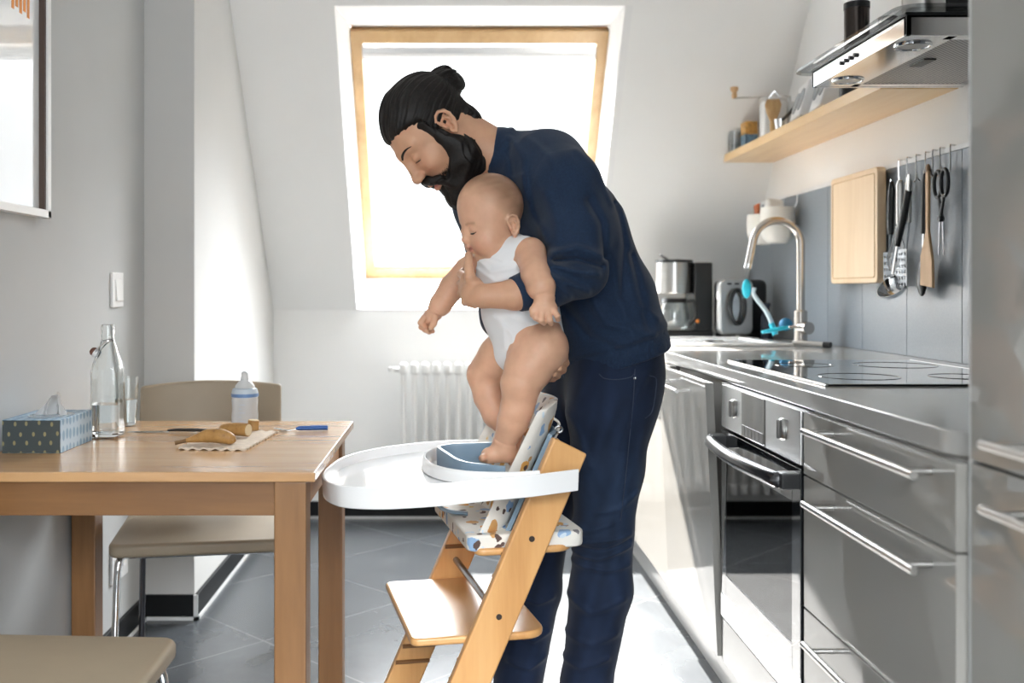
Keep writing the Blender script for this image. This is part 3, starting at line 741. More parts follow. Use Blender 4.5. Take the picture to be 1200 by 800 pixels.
# wooden spatula
y = HYS[5]
t = ut('wooden_spatula', 'flat wooden spatula hanging left of the scissors', 'utensil', y)
ol = [(-.008, .0), (.008, .0), (.0095, -.04), (.008, -.17), (.018, -.20), (.040, -.245), (.042, -.33), (-.034, -.338), (-.030, -.26), (-.014, -.20), (-.007, -.17), (-.009, -.04)]
m4 = Matrix(((0, 0, -1, ux - .008), (1, 0, 0, y), (0, 1, 0, HZ + .01), (0, 0, 0, 1)))
obj('blade', MB().prism(ol, 0, .009, .003, 2, mat=m4), spoon_wood, t)
obj('grip_tip', MB().ball((ux - .0125, y, HZ + .012), .0105, (.6, .9, 1.4)), M('darkened wood', (.20, .11, .05), .5), t)
# scissors
y = HYS[6]
t = ut('scissors', 'black-handled kitchen scissors on the hook nearest the tall cabinet', 'scissors', y)
sx = ux - .004
for s, nm in ((1, 1), (-1, 2)):
    ring = [(sx + s * .002, y + s * .024 + .021 * math.cos(a), HZ - .035 + .037 * math.sin(a)) for a in np.linspace(0, 2 * PI, 25)[:-1]]
    gp = MB().tube(ring, .0052, 10, closed=True)
    gp.tube([(sx + s * .002, y + s * .020, HZ - .070), (sx + s * .002, y + s * .010, HZ - .10), (sx + s * .002, y - s * .001, HZ - .135)], [.006, .0065, .0075], 10, flat=.6)
    h = obj('scissor_handle', gp, black_plastic, t)
    bl = MB().hexa([(sx + s * .0012 - .001, y - s * .0, HZ - .13), (sx + s * .0012 + .001, y - s * .0, HZ - .13), (sx + s * .0012 + .001, y - s * .011, HZ - .13), (sx + s * .0012 - .001, y - s * .011, HZ - .13),
                    (sx + s * .0012 - .001, y - s * .010, HZ - .235), (sx + s * .0012 + .001, y - s * .010, HZ - .235), (sx + s * .0012 + .001, y - s * .0125, HZ - .235), (sx + s * .0012 - .001, y - s * .0125, HZ - .235)], 0)
    obj('scissor_blade', bl, M('dark scissor steel', (.2, .2, .21), .25, 1), t)
obj('pivot', MB().tube([(sx - .008, y, HZ - .135), (sx + .006, y, HZ - .135)], .008, 14), black_plastic, t)

# two utensil pots on the wall
def wall_pot(y, x, z0, nm, lab, r, h):
    t = thing(nm, lab, 'pot', (x, y, z0), 0, 'white pots on the splash panel'); L = np.array(t.location)
    prof = [(0, 0), (r * .55, .0), (r * .85, h * .14), (r, h * .38), (r * 1.02, h * .6), (r * .98, h), (r * .93, h), (r * .96, h * .6), (r * .9, h * .3), (r * .5, h * .06), (0, h * .05)]
    obj('pot', MB().lathe(prof, L, 32), ceramic, t)
    obj('hanger', MB().tube([(x + r * .8, y, z0 + h * .75), (XR - .014, y, z0 + h + .02), (XR - .012, y, ZB + .005)], .003, 8), chrome, t)
    return L
L1 = wall_pot(4.30, 1.315, 1.318, 'utensil_pot', 'white wall pot on the left holding an orange-handled tool', .062, .125)
L2 = wall_pot(4.13, 1.325, 1.315, 'utensil_pot', 'white wall pot on the right behind the arch of the tap', .068, .145)
single('brush', MB().hexa([tuple(L1 + q) for q in ((-.02, -.02, .02), (-.01, -.02, .02), (-.01, .01, .02), (-.02, .01, .02), (-.028, -.015, .165), (-.012, -.015, .175), (-.012, .03, .175), (-.028, .03, .165))], .003),
       M('terracotta red plastic', (.50, .14, .05), .5), 'flat orange-red brush handle standing in the left wall pot', 'brush')
single('sponge_cloth', MB().hexa([tuple(L2 + q) for q in ((-.05, -.03, .08), (.03, -.03, .08), (.03, .03, .08), (-.05, .03, .08), (-.045, -.02, .185), (.02, -.03, .175), (.025, .03, .17), (-.05, .02, .18))], .014, 3),
       M('white cloth', (.82, .82, .80), .85, bump=.4, bscale=60), 'folded white cloth stuffed in the right wall pot', 'cloth')

# coffee maker and toaster at the far end of the worktop
cm = np.array([1.02, 4.50, ZT])
t = thing('coffee_maker', 'black and steel filter coffee maker with glass jug at the far end of the worktop', 'coffee maker', cm)
obj('base', MB().box(.90, 1.135, 4.40, 4.58, ZT, ZT + .03, .006, 3), black_plastic, t)
obj('column', MB().box(1.055, 1.135, 4.41, 4.58, ZT + .02, ZT + .325, .008, 3), black_plastic, t)
obj('housing', MB().lathe([(0, .19), (.078, .19), (.08, .195), (.08, .325), (0, .325)], (.985, 4.49, ZT), 36), brushed, t)
obj('lid', MB().lathe([(0, .325), (.082, .325), (.080, .337), (0, .342)], (.985, 4.49, ZT), 36), black_plastic, t)
obj('lid_tab', MB().tube([(.955, 4.47, ZT + .335), (.915, 4.45, ZT + .36)], [.007, .005], 8), M('grey tab', (.2, .2, .2), .4), t)
j = obj('jug', MB().lathe([(0, .032), (.055, .032), (.066, .045), (.070, .09), (.058, .15), (.05, .165), (.048, .165), (.056, .15), (.067, .09), (.063, .047), (0, .036)], (.985, 4.49, ZT), 32), thin_glass('jug glass', (.88, .9, .9), .14), t)
obj('jug_band', MB().lathe([(.052, .150), (.061, .150), (.055, .168), (.05, .168)], (.985, 4.49, ZT), 32), black_plastic, j)
obj('jug_handle', MB().tube(smooth_path([(1.03, 4.44, ZT + .155), (1.055, 4.415, ZT + .15), (1.06, 4.41, ZT + .09), (1.035, 4.43, ZT + .055)], 5), .008, 10), black_plastic, j)
obj('hot_plate', MB().lathe([(0, .028), (.07, .028), (.072, .031), (0, .033)], (.985, 4.49, ZT), 32), brushed, t)
obj('power_switch', MB().ball((1.068, 4.405, ZT + .07), .009, (1, .6, 1)), M('orange switch', (.8, .25, .04), .4), t)
t = thing('toaster', 'black and steel toaster with a loop handle on its end, beside the coffee maker', 'toaster', (1.20, 4.40, ZT))
tb = MB(); m4 = Matrix.Translation((1.215, 4.40, ZT + .015)) @ Matrix.Rotation(math.radians(14), 4, 'Z')
# body runs back to the right, the steel end cap faces the room
obj('body', MB().box(-.05, .13, -.085, .085, 0, .235, .03, 5, mat=m4), black_plastic, t)
ol = rrect(.078, .118, .028)
cap = MB(); mc = m4 @ Matrix.Translation((-.03, -.088, .118)) @ Matrix.Rotation(PI / 2, 4, 'X')
obj('end_cap', MB().prism(ol, -.03, .006, .008, 3, mat=mc), M('satin steel end', (.62, .63, .63), .3, .8), t)
lp = [mc @ Vector((.018 * 0 - .005 + .034 * math.cos(a), .0 + .072 * math.sin(a), .022)) for a in np.linspace(0, 2 * PI, 33)[:-1]]
obj('loop_handle', MB().tube(lp, .0085, 12, closed=True), black_plastic, t)
obj('inner_plate', MB().prism([(-.005 + .026 * math.cos(a), .060 * math.sin(a)) for a in np.linspace(0, 2 * PI, 33)[:-1]], .004, .009, .002, 2, mat=mc), chrome, t)
bt = MB()
for k in range(3): bt.prism(rrect(.010, .004, .002, 3), .006, .009, 0, mat=mc @ Matrix.Translation((-.035 + .035 * k, .098, 0)))
obj('button_row', bt, black_plastic, t)
for k in (0, 1): obj('foot', MB().box(-.04 + .12 * k, -.02 + .12 * k, -.07, .07, -.015, .002, .003, mat=m4), black_plastic, t)
# washing-up things by the tap
single('soap_bottle', MB().lathe([(0, 0), (.024, 0), (.027, .004), (.027, .09), (.012, .115), (.012, .135), (.016, .136), (.016, .15), (0, .152)], (1.335, 4.30, ZT), 24),
       M('dark soap bottle', (.02, .03, .05), .25), 'small dark soap bottle in the corner behind the dish brush', 'bottle')
t = thing('dish_brush', 'white and turquoise dish brush leaning upright beside the tap', 'brush', P(905, 396, 3.90)); 
a = P(875, 338, 3.98); b_ = P(884, 346, 3.96); c = P(900, 368, 3.92); d = P(909, 392, 3.90)
obj('handle', MB().tube(smooth_path([b_ + (0, 0, .03), b_, c, d], 6), [.008] * 6 + [.0085] * 6 + [.0095] * 7, 12), M('pale blue plastic', (.62, .75, .82), .35), t)
obj('handle_grip', MB().tube(smooth_path([c + (d - c) * .45, d], 4), .0115, 12), teal, t, label='turquoise grip')
obj('brush_head', MB().ball(a, .033, (.55, .35, 1.15)), teal, t, label='turquoise bristle head')
t = thing('scrubbing_brush', 'turquoise scrubbing brush lying flat at the foot of the tap', 'brush', (1.22, 3.86, ZT + .012))
q0, q1 = P(893, 389, 3.84), P(926, 383, 3.84)
obj('bristles', MB().tube([q0, q0 * .5 + q1 * .5, q1], [.010, .014, .011], 12, flat=.6), teal, t)
obj('knob', MB().ball(P(921, 380, 3.86), .026, (1, .8, .95)), M('blue brush knob', (.03, .20, .38), .4), t)
# ------------------------------------------------------------------ dining table
TX0, TX1, TY0, TY1, TZ = -1.045, -.279, 2.077, 2.897, .75
t = thing('dining_table', 'birch dining table standing against the left wall', 'table', (-.66, 2.49, 0))
obj('tabletop', MB().box(TX0, TX1, TY0, TY1, TZ - .021, TZ, .003, 2), birch, t)
for (x, y) in ((-.365, 2.085), (-.365, 2.78), (-1.042, 2.085), (-1.042, 2.78)):
    obj('leg', MB().box(x, x + .067, y, y + .065, 0, TZ - .021, .005, 2), birch_z, t)
for y in (2.09, 2.80): obj('apron', MB().box(-.976, -.364, y, y + .022, .658, TZ - .021, .002), birch_x, t)
for x in (-.985, -.33): obj('apron', MB().box(x, x + .022, 2.15, 2.78, .658, TZ - .021, .002), wood('birch side rail', (.38, .175, .06), (.49, .245, .095), (.57, .31, .13), 'Y', 7, .42, .15), t)

# ------------------------------------------------------------------ chairs (local: seat faces -Y, origin on floor under seat centre)
def chair(lab, loc, rz):
    t = thing('dining_chair', lab, 'chair', loc, rz, 'leather chairs at the table')
    w, d, z = .236, .215, .452
    ol = rrect(w, d, .03, 5)
    s = MB().prism(ol, z - .042, z, .012, 4)
    for v in s.bm.verts:
        if v.co.z > z - .02: v.co.z += -.006 * (1 - min(1, (v.co.x / w) ** 2)) + .004 * (v.co.y / d)
    obj('seat', s, leather, t, local=True)
    rows = []
    for zz in np.linspace(0, 1, 9):
        z1 = .59 + .24 * zz
        rows.append((z1, zz))
    b = MB()
    # curved back panel with rounded corners: front and rear skins
    nx = 25
    def pt(u, v, off):
        x = (u - .5) * .43
        y = d + .015 + .055 * v - .045 * (2 * u - 1) ** 2 * (-1) * -1 + off
        zz = .575 + .25 * v + .012 * (1 - (2 * u - 1) ** 2) * v
        return (x, y, zz)
    us = np.linspace(0, 1, nx); vs = np.linspace(0, 1, 12)
    bmf = bmesh.new()
    front = [[bmf.verts.new(pt(u, v, 0)) for u in us] for v in vs]
    rear = [[bmf.verts.new(pt(u, v, .026)) for u in us] for v in vs]
    for G, fl in ((front, 0), (rear, 1)):
        for A, B in zip(G, G[1:]):
            for k in range(nx - 1): bmf.faces.new((A[k], A[k + 1], B[k + 1], B[k]))
    for k in range(nx - 1):
        bmf.faces.new((front[0][k], rear[0][k], rear[0][k + 1], front[0][k + 1])); bmf.faces.new((front[-1][k], front[-1][k + 1], rear[-1][k + 1], rear[-1][k]))
    for k in range(11):
        bmf.faces.new((front[k][0], front[k + 1][0], rear[k + 1][0], rear[k][0])); bmf.faces.new((front[k][-1], rear[k][-1], rear[k + 1][-1], front[k + 1][-1]))
    bmesh.ops.recalc_face_normals(bmf, faces=bmf.faces[:])
    eds = [e for e in bmf.edges if len(e.link_faces) == 2 and e.calc_face_angle() > 1.0]
    bmesh.ops.bevel(bmf, geom=eds, offset=.008, segments=3, profile=.5, affect='EDGES')
    b._merge(bmf)
    obj('backrest', b, leather, t, local=True)
    for sx in (-1, 1):
        obj('leg', MB().tube(smooth_path([(sx * .185, -.15, z - .045), (sx * .21, -.185, z - .06), (sx * .216, -.20, .25), (sx * .222, -.21, .0)], 6), .0095, 12), chrome, t, local=True)
        obj('leg', MB().tube(smooth_path([(sx * .185, .14, z - .045), (sx * .198, .185, z - .06), (sx * .205, .215, .2), (sx * .21, .235, .0)], 6), .0095, 12), M('dark chair steel', (.09, .09, .1), .2, .9), t, local=True)
        obj('back_post', MB().tube(smooth_path([(sx * .17, .12, z - .05), (sx * .17, .2, z - .05), (sx * .172, .24, z + .02), (sx * .172, .262, .60), (sx * .172, .285, .72)], 6), .009, 12), chrome, t, local=True)
    obj('seat_frame', MB().tube([(-.185, -.15, z - .05), (-.185, .14, z - .05), (.185, .14, z - .05), (.185, -.15, z - .05)], .009, 10, closed=True), chrome, t, local=True)
    return t
chair('taupe leather chair pushed in at the far side of the table', (-.712, 2.935, 0), math.radians(9))
chair('taupe leather chair whose seat juts in at the bottom left corner of the photo', (-.745, 1.745, 0), math.radians(90))

# ------------------------------------------------------------------ on the table
t = thing('tissue_box', 'blue and dark patterned tissue box on the table against the wall', 'tissue box', (-.957, 2.42, TZ))
def tissue_mat(name, base, spot, sc, thr, soft=.02, flat2=False):
    m, nt, b = _new(name); v = _coord(nt, (1, 1, .62))
    mp = nt.nodes.new('ShaderNodeMapping'); mp.inputs['Rotation'].default_value = (PI / 4, PI / 4, 0)
    vo = nt.nodes.new('ShaderNodeTexVoronoi'); vo.inputs['Scale'].default_value = sc; vo.inputs['Randomness'].default_value = .15
    if flat2:
        vo.voronoi_dimensions = '2D'; sp = nt.nodes.new('ShaderNodeSeparateXYZ'); cb = nt.nodes.new('ShaderNodeCombineXYZ')
        nt.links.new(v, sp.inputs[0])
        for q, (i1, i2) in enumerate((('X', 'Z'), )):
            a1 = nt.nodes.new('ShaderNodeMath'); a1.operation = 'ADD'; a2 = nt.nodes.new('ShaderNodeMath'); a2.operation = 'SUBTRACT'
            for a_ in (a1, a2): nt.links.new(sp.outputs[i1], a_.inputs[0]); nt.links.new(sp.outputs[i2], a_.inputs[1])
            nt.links.new(a1.outputs[0], cb.inputs[0]); nt.links.new(a2.outputs[0], cb.inputs[1])
        v = cb.outputs[0]
    nt.links.new(v, vo.inputs['Vector'])
    nt.links.new(_ramp(nt, vo.outputs['Distance'], [(thr, spot), (thr + soft, base)]), b.inputs['Base Color'])
    b.inputs['Roughness'].default_value = .4
    return m
X0, X1, Y0, Y1, zz = -1.026, -.892, 2.317, 2.522, .076
obj('carton', MB().box(X0, X1, Y0 + .001, Y1, TZ, TZ + zz, .0012, 1), tissue_mat('blue leaf print', (.42, .55, .66), (.16, .30, .46), 46, .30, .12), t)
obj('front_panel', MB().box(X0 + .001, X1 - .001, Y0, Y0 + .0012, TZ + .001, TZ + zz - .001, 0), tissue_mat('dark drop print', (.045, .06, .065), (.26, .23, .12), 36, .14, .05, True), t, label='dark end panel with pale drop pattern')
ts = bmesh.new()
cx, cy = (X0 + X1) / 2 + .01, (Y0 + Y1) / 2 - .01
rows = []
for i in range(9):
    v = i / 8
    row = []
    for j in range(15):
        u = j / 14 * 2 - 1
        w = .038 * (1 - .75 * v ** 1.3)
        row.append(ts.verts.new((cx + u * w + .012 * v, cy + .012 * math.sin(7 * u + 3 * v) * (1 - .3 * v) + .008 * math.cos(3 * u), TZ + zz - .004 + .058 * v * (1 - .25 * u * u) + .004 * math.sin(5 * u))))
    rows.append(row)
for A, B in zip(rows, rows[1:]):
    for k in range(14): ts.faces.new((A[k], A[k + 1], B[k + 1], B[k]))
bmesh.ops.solidify(ts, geom=ts.faces[:], thickness=.0012)
tm = MB(); tm._merge(ts)
obj('tissue', tm, M('white tissue paper', (.86, .86, .86), .9), t)
obj('opening', MB().lathe([(0, 0), (.05, 0), (.0505, .0006), (0, .0008)], n=32, mat=Matrix.Translation((cx, cy, TZ + zz)) @ Matrix.Diagonal((1.0, 1.25, 1, 1))), M('opening film', (.30, .38, .45), .15), t)

# swing-top bottle
bx, by = P(126.5, 0, 2.585)[0], 2.585
t = thing('water_bottle', 'square swing-top glass bottle half full of water beside the tissue box', 'bottle', (bx, by, TZ)); L = t.location
outer = [(0, .002), (.030, .001), (.0355, .004), (.0365, .012), (.0365, .165), (.034, .185), (.026, .215), (.0185, .238), (.0155, .25), (.0165, .254), (.0175, .258), (.0175, .276), (.0165, .283), (.0145, .285)]
inner = [(.0125, .284), (.0135, .275), (.0135, .252), (.0145, .244), (.0225, .213), (.031, .182), (.0335, .164), (.0335, .014), (.031, .009), (0, .009)]
mb = MB()
bmb = bmesh.new()
def sqlathe(mb, prof, c, n=40):
    b = bmesh.new(); rings = []
    for (r, z) in prof:
        if r < 1e-6: rings.append([b.verts.new((0, 0, z))]); continue
        q = max(0.0, min(1.0, (.205 - z) / .05)); ring = []
        for k in range(n):
            a = 2 * PI * (k + .5) / n; ca, sa = math.cos(a), math.sin(a); p = 2 + 5 * q
            f = 1 / ((abs(ca) ** p + abs(sa) ** p) ** (1 / p))
            ring.append(b.verts.new((r * f * ca, r * f * sa, z)))
        rings.append(ring)
    for A, B in zip(rings, rings[1:]):
        for k in range(n):
            if len(A) == 1: b.faces.new((A[0], B[(k + 1) % n], B[k]))
            elif len(B) == 1: b.faces.new((A[k], A[(k + 1) % n], B[0]))
            else: b.faces.new((A[k], A[(k + 1) % n], B[(k + 1) % n], B[k]))
    bmesh.ops.recalc_face_normals(b, faces=b.faces[:]); b.transform(Matrix.Translation(c)); return mb._merge(b)
obj('bottle_glass', sqlathe(MB(), outer + inner, L), bottle_glass, t, sharp=60)
obj('water', sqlathe(MB(), [(0, .0092), (.0305, .0092), (.0333, .0142), (.0333, .083), (0, .083)], L), water, t, sharp=60)
w = MB(); zb_ = TZ + .244
w.tube(arc((bx, by, zb_), .0165, 0, 2 * PI, 20, (1, 0, 0), (0, 1, 0))[:-1], .0018, 6, closed=True)
w.tube([(bx + .016, by - .003, zb_), (bx + .006, by - .018, zb_ + .004), (bx - .02, by - .02, zb_ - .018), (bx - .028, by - .012, zb_ - .03)], .0018, 6)
w.tube([(bx + .016, by + .003, zb_), (bx + .004, by + .018, zb_ + .002), (bx - .02, by + .014, zb_ - .018), (bx - .028, by + .004, zb_ - .03)], .0018, 6)
obj('wire_bail', w, chrome, t)
m4 = Matrix.Translation((bx - .028, by - .004, zb_ - .032)) @ Matrix.Rotation(math.radians(-55), 4, 'Y')
s = obj('stopper', MB().lathe([(0, -.006), (.010, -.006), (.0115, 0), (.0095, .007), (0, .009)], n=20, mat=m4), white_plastic, t)
obj('rubber_seal', MB().lathe([(0, .006), (.0105, .006), (.0115, .010), (.007, .016), (0, .017)], n=20, mat=m4), M('brown rubber', (.13, .05, .03), .6), s)
# tumbler
gx, gy = P(150.5, 0, 2.80)[0], 2.80
t = thing('drinking_glass', 'tapered drinking glass of water behind the glass bottle', 'glass', (gx, gy, TZ)); L = t.location
obj('tumbler', MB().lathe([(0, 0), (.017, 0), (.019, .003), (.0235, .05), (.0275, .134), (.0262, .134), (.0222, .05), (.0176, .008), (0, .006)], L, 36), bottle_glass, t, sharp=60)
obj('water', MB().lathe([(0, .0065), (.0173, .0082), (.0219, .05), (.0235, .072), (0, .072)], L, 36), water, t, sharp=60)
# knife
t = thing('table_knife', 'table knife with dark handle lying behind the banana', 'knife', (-.70, 2.645, TZ))
k0 = P(150, 0, 2.66)[0]; k1 = P(198, 0, 2.65)[0]; k2 = P(262, 0, 2.64)[0]
obj('blade', MB().hexa([(k0, 2.655, TZ + .001), (k1, 2.645, TZ + .003), (k1, 2.663, TZ + .003), (k0 + .02, 2.668, TZ + .001), (k0, 2.656, TZ + .0022), (k1, 2.646, TZ + .0045), (k1, 2.662, TZ + .0045), (k0 + .02, 2.667, TZ + .0022)], 0), chrome, t)
obj('handle', MB().tube([(k1 - .004, 2.654, TZ + .006), (k1 + .02, 2.652, TZ + .008), ((k1 + k2) / 2, 2.648, TZ + .008), (k2, 2.642, TZ + .006)], [.0035, .0058, .006, .0045], 12, flat=.75), M('dark knife handle', (.035, .03, .028), .35), t)
# paper napkin with wavy edge
A, B_, C_, D = np.array([-.636, 2.367]), np.array([-.474, 2.348]), np.array([-.452, 2.655]), np.array([-.612, 2.675])
nb = bmesh.new(); n1, n2 = 56, 90
rows = []; low = []
for j in range(n2 + 1):
    v = j / n2; row = []
    for i in range(n1 + 1):
        u = i / n1
        p = (A * (1 - u) + B_ * u) * (1 - v) + (D * (1 - u) + C_ * u) * v
        eg = max(0, 1 - min(u, 1 - u) * n1 / 4, 1 - min(v, 1 - v) * n2 / 4)
        w = .0022 * math.sin(u * 2 * PI * 6) + .0022 * math.sin(v * 2 * PI * 11)
        row.append((p[0], p[1], TZ + .0050 + .0022 * eg * (math.sin(u * 2 * PI * 6) + math.sin(v * 2 * PI * 11)) * .9))
    low.append([nb.verts.new((q[0], q[1], q[2] - .0035)) for q in row]); rows.append([nb.verts.new(q) for q in row])
for a_, b_ in zip(rows, rows[1:]):
    for k in range(n1): nb.faces.new((a_[k], a_[k + 1], b_[k + 1], b_[k]))
for a_, b_ in zip(low, low[1:]):
    for k in range(n1): nb.faces.new((a_[k], b_[k], b_[k + 1], a_[k + 1]))
for k in range(n1):
    nb.faces.new((low[0][k], low[0][k + 1], rows[0][k + 1], rows[0][k])); nb.faces.new((low[-1][k], rows[-1][k], rows[-1][k + 1], low[-1][k + 1]))
for k in range(n2):
    nb.faces.new((low[k][0], rows[k][0], rows[k + 1][0], low[k + 1][0])); nb.faces.new((low[k][-1], low[k + 1][-1], rows[k + 1][-1], rows[k][-1]))
nm = MB(); nm._merge(nb)
single('paper_napkin', nm, M('pale brown napkin', (.60, .50, .40), .85, var=.12, scale=80, bump=.2), 'pale brown paper napkin with wavy edges under the bananas', 'napkin')
# bananas
def banana(path, rs, lab, stem, cut, flat=.92):
    t = thing('banana', lab, 'banana', (float(path[0][0]), float(path[0][1]), TZ + .006), 0, 'banana pieces on the napkin')
    pts = smooth_path(path, 7); r2 = np.interp(np.linspace(0, 1, len(pts)), np.linspace(0, 1, len(rs)), rs)
    mb = MB()
    b = bmesh.new()
    mb.tube(pts, r2, 22)
    # soft pentagon: press the ridges
    obj('peel', mb, banana_skin, t, sharp=50)
    if stem:
        d = np.array(path[0]) - np.array(path[1]); d = d / np.linalg.norm(d)
        obj('stem', MB().tube([np.array(path[0]) - d * .004, np.array(path[0]) + d * .012, np.array(path[0]) + d * .022], [.0048, .0042, .0052], 10), M('dark banana stem', (.16, .09, .035), .7), t)
    if cut is not None:
        e = np.array(path[-1]); d = e - np.array(path[-2]); d = d / np.linalg.norm(d)
        obj('cut_face', MB().tube([e - d * .002, e + d * .0015], [rs[-1] * .9, rs[-1] * .86], 20), M('banana flesh', (.72, .60, .40), .6), t, label='pale cut end')
    return t
m, nt, b = _new('ripe banana skin')
v = _coord(nt); n = _noise(nt, v, 38, 5, .7); n2 = _noise(nt, v, 130, 3)
c = _ramp(nt, n.outputs['Fac'], [(.25, (.13, .06, .018)), (.42, (.34, .175, .05)), (.7, (.46, .26, .085))])
nt.links.new(c, b.inputs['Base Color']); b.inputs['Roughness'].default_value = .5; banana_skin = m
zc = TZ + .007
p = lambda px, py, Y, r: np.array([P(px, py, Y)[0], Y, zc + r])
banana([p(216, 0, 2.42, .006), p(227, 0, 2.425, .010), p(243, 0, 2.43, .0165), p(260, 0, 2.425, .0165), p(271, 0, 2.42, .010), p(275, 0, 2.415, .006)],
       [.0035, .0085, .0165, .0175, .0135, .004], 'whole brown banana with stem lying on the front of the napkin', True, None)
banana([p(255, 0, 2.565, .008), p(262, 0, 2.56, .014), p(276, 0, 2.55, .0165), p(291, 0, 2.535, .0165)], [.004, .0135, .0165, .0165], 'cut half banana lying behind the whole banana', False, 1)
banana([(P(297, 0, 2.66)[0], 2.66, TZ + .0065), (P(297, 0, 2.66)[0], 2.66, TZ + .02), (P(297.4, 0, 2.66)[0], 2.66, TZ + .032)], [.0145, .015, .0145], 'short upright banana stub at the foot of the baby bottle', False, 1)
# baby bottle
x, y = P(287, 0, 2.78)[0], 2.78
t = thing('baby_bottle', 'clear baby bottle with blue-grey ring and teat on the table', 'baby bottle', (x, y, TZ)); L = t.location
milk = M('cloudy bottle plastic', (.88, .92, .96), .22, trans=.45, ior=1.3)
obj('flask', MB().lathe([(0, 0), (.031, 0), (.0355, .004), (.036, .03), (.0345, .05), (.036, .073), (.034, .081), (.030, .082), (0, .082)], L, 36), milk, t)
mm = MB()
for k in range(5):
    for j in range(3):
        a = -PI / 2 - .15 + j * .13
        mm.box(-.004 + 0, .004, -.0003, .0003, 0, .0012, 0, mat=Matrix.Translation((x + .0362 * math.cos(a), y + .0362 * math.sin(a), TZ + .018 + k * .011)) @ Matrix.Rotation(a + PI / 2, 4, 'Z')) if j == 0 or k % 2 == 0 else None
obj('volume_marks', mm, M('pale blue print', (.42, .52, .66), .5), t)
r_ = obj('screw_ring', MB().lathe([(.02, .080), (.0355, .080), (.0365, .084), (.036, .094), (.033, .103), (.026, .106), (.02, .106)], L, 40), M('pale grey blue ring', (.52, .60, .68), .4), t)
obj('ring_band', MB().lathe([(.0366, .082), (.0371, .083), (.0369, .090), (.0364, .091)], L, 40), M('blue print band', (.14, .25, .48), .4), r_)
obj('teat', MB().lathe([(.027, .105), (.026, .112), (.018, .122), (.0115, .127), (.0098, .140), (.0092, .147), (.006, .150), (0, .151)], L, 28), M('milky silicone', (.86, .88, .89), .3, trans=.3), t)
# baby fork
t = thing('baby_fork', 'small fork with blue handle lying beside the napkin', 'fork', (-.43, 2.66, TZ))
q = lambda px, Y, z: np.array([P(px, 0, Y)[0], Y, TZ + z])
obj('metal', MB().tube([q(322, 2.70, .006), q(330, 2.685, .0035), q(338, 2.67, .0035), q(349, 2.675, .008)], [.006, .0085, .005, .0035], 10, flat=.28, up=(0, 0, 1)), chrome, t)
obj('handle', MB().tube([q(347, 2.675, .0075), q(350, 2.675, .009), q(372, 2.685, .009), q(384, 2.69, .0085)], [.004, .0068, .0085, .0078], 12, flat=.8), blue_plastic, t)
# ------------------------------------------------------------------ high chair
fv = np.array([-.982, -.191, 0]); sv = np.array([.191, -.982, 0]); O = np.array([.2128, 2.441, 0])
fv /= np.linalg.norm(fv); sv /= np.linalg.norm(sv)
def hc(f, s, z): return O + fv * f + sv * s + np.array([0, 0, z])
RH = Matrix(((fv[0], sv[0], 0, O[0]), (fv[1], sv[1], 0, O[1]), (0, 0, 1, 0), (0, 0, 0, 1)))   # x forward, y near side (mirrored)
t = hcroot = thing('high_chair', 'beech wooden high chair with white tray and patterned cushion', 'high chair', O)
LS = .445
def leg_pt(s, z, w): return hc((.788 - z) * LS + w, s, z)
for s in (.2225, -.2475):
    p8 = []
    for ss in (s, s + .025):
        p8.append([leg_pt(ss, 0, -.046), leg_pt(ss, 0, .046), leg_pt(ss, .788 + .016, .046), leg_pt(ss, .788 - .022, -.046)])
    lg = obj('side_leg', MB().hexa(p8[0] + p8[1], .005, 3), beech, t)
    out = 1 if s > 0 else -1
    face = s + .025 if s > 0 else s
    for z in (.715, .588, .425):
        c = leg_pt(face, z, 0)
        obj('bolt', MB().tube([c - sv * .004, c + sv * .0012], .0065, 14), M('dark bolt', (.03, .02, .015), .4), lg)
    # grooves on the inner faces that hold the plates
    inn = s if s > 0 else s + .025; gw = bpy.data.materials.get('groove wood') or M('groove wood', (.20, .095, .035), .5)
    for z in (.17, .21, .25, .29, .33, .46, .505, .55):
        obj('groove', MB().tube([leg_pt(inn, z, -.044), leg_pt(inn, z, .044)], .0055, 6), gw, lg)
    # foot bar on the floor
    f0, f1 = -.10, .40
    obj('foot_bar', MB().hexa([hc(f0, s, 0), hc(f1, s, 0), hc(f1, s + .025, 0), hc(f0, s + .025, 0), hc(f0 + .02, s, .042), hc(f1 - .01, s, .042), hc(f1 - .01, s + .025, .042), hc(f0 + .02, s + .025, .042)], .006, 3), beech, t)
# plates
def plate(f0, f1, hw, z0, z1, back_r=.05):
    o = [(f1, -hw), (f1, hw)]
    o = []
    for cx, cy, a0, r in ((f1 - .02, hw - .02, 0, .02), (f0 + back_r, hw - back_r, PI / 2, back_r), (f0 + back_r, -hw + back_r, PI, back_r), (f1 - .02, -hw + .02, 1.5 * PI, .02)):
        o += [(cx + r * math.cos(a0 + a), cy + r * math.sin(a0 + a)) for a in np.linspace(0, PI / 2, 7)]
    return MB().prism(o, z0, z1, .006, 3, mat=RH)
fp = plate(.045, .347, .221, .362, .380)
obj('footplate', fp, beech_x, t)
obj('seat_plate', plate(-.02, .205, .220, .548, .564), beech_x, t)
obj('cross_rod', MB().tube([leg_pt(-.22, .425, .0), leg_pt(.222, .425, 0)], .0085, 12), M('dark steel rod', (.20, .20, .21), .25, .95), t)
obj('floor_crossbar', MB().hexa([hc(-.06, -.2225, .03), hc(-.035, -.2225, .03), hc(-.035, .2225, .03), hc(-.06, .2225, .03), hc(-.06, -.2225, .10), hc(-.035, -.2225, .10), hc(-.035, .2225, .10), hc(-.06, .2225, .10)], .004), beech_x, t)
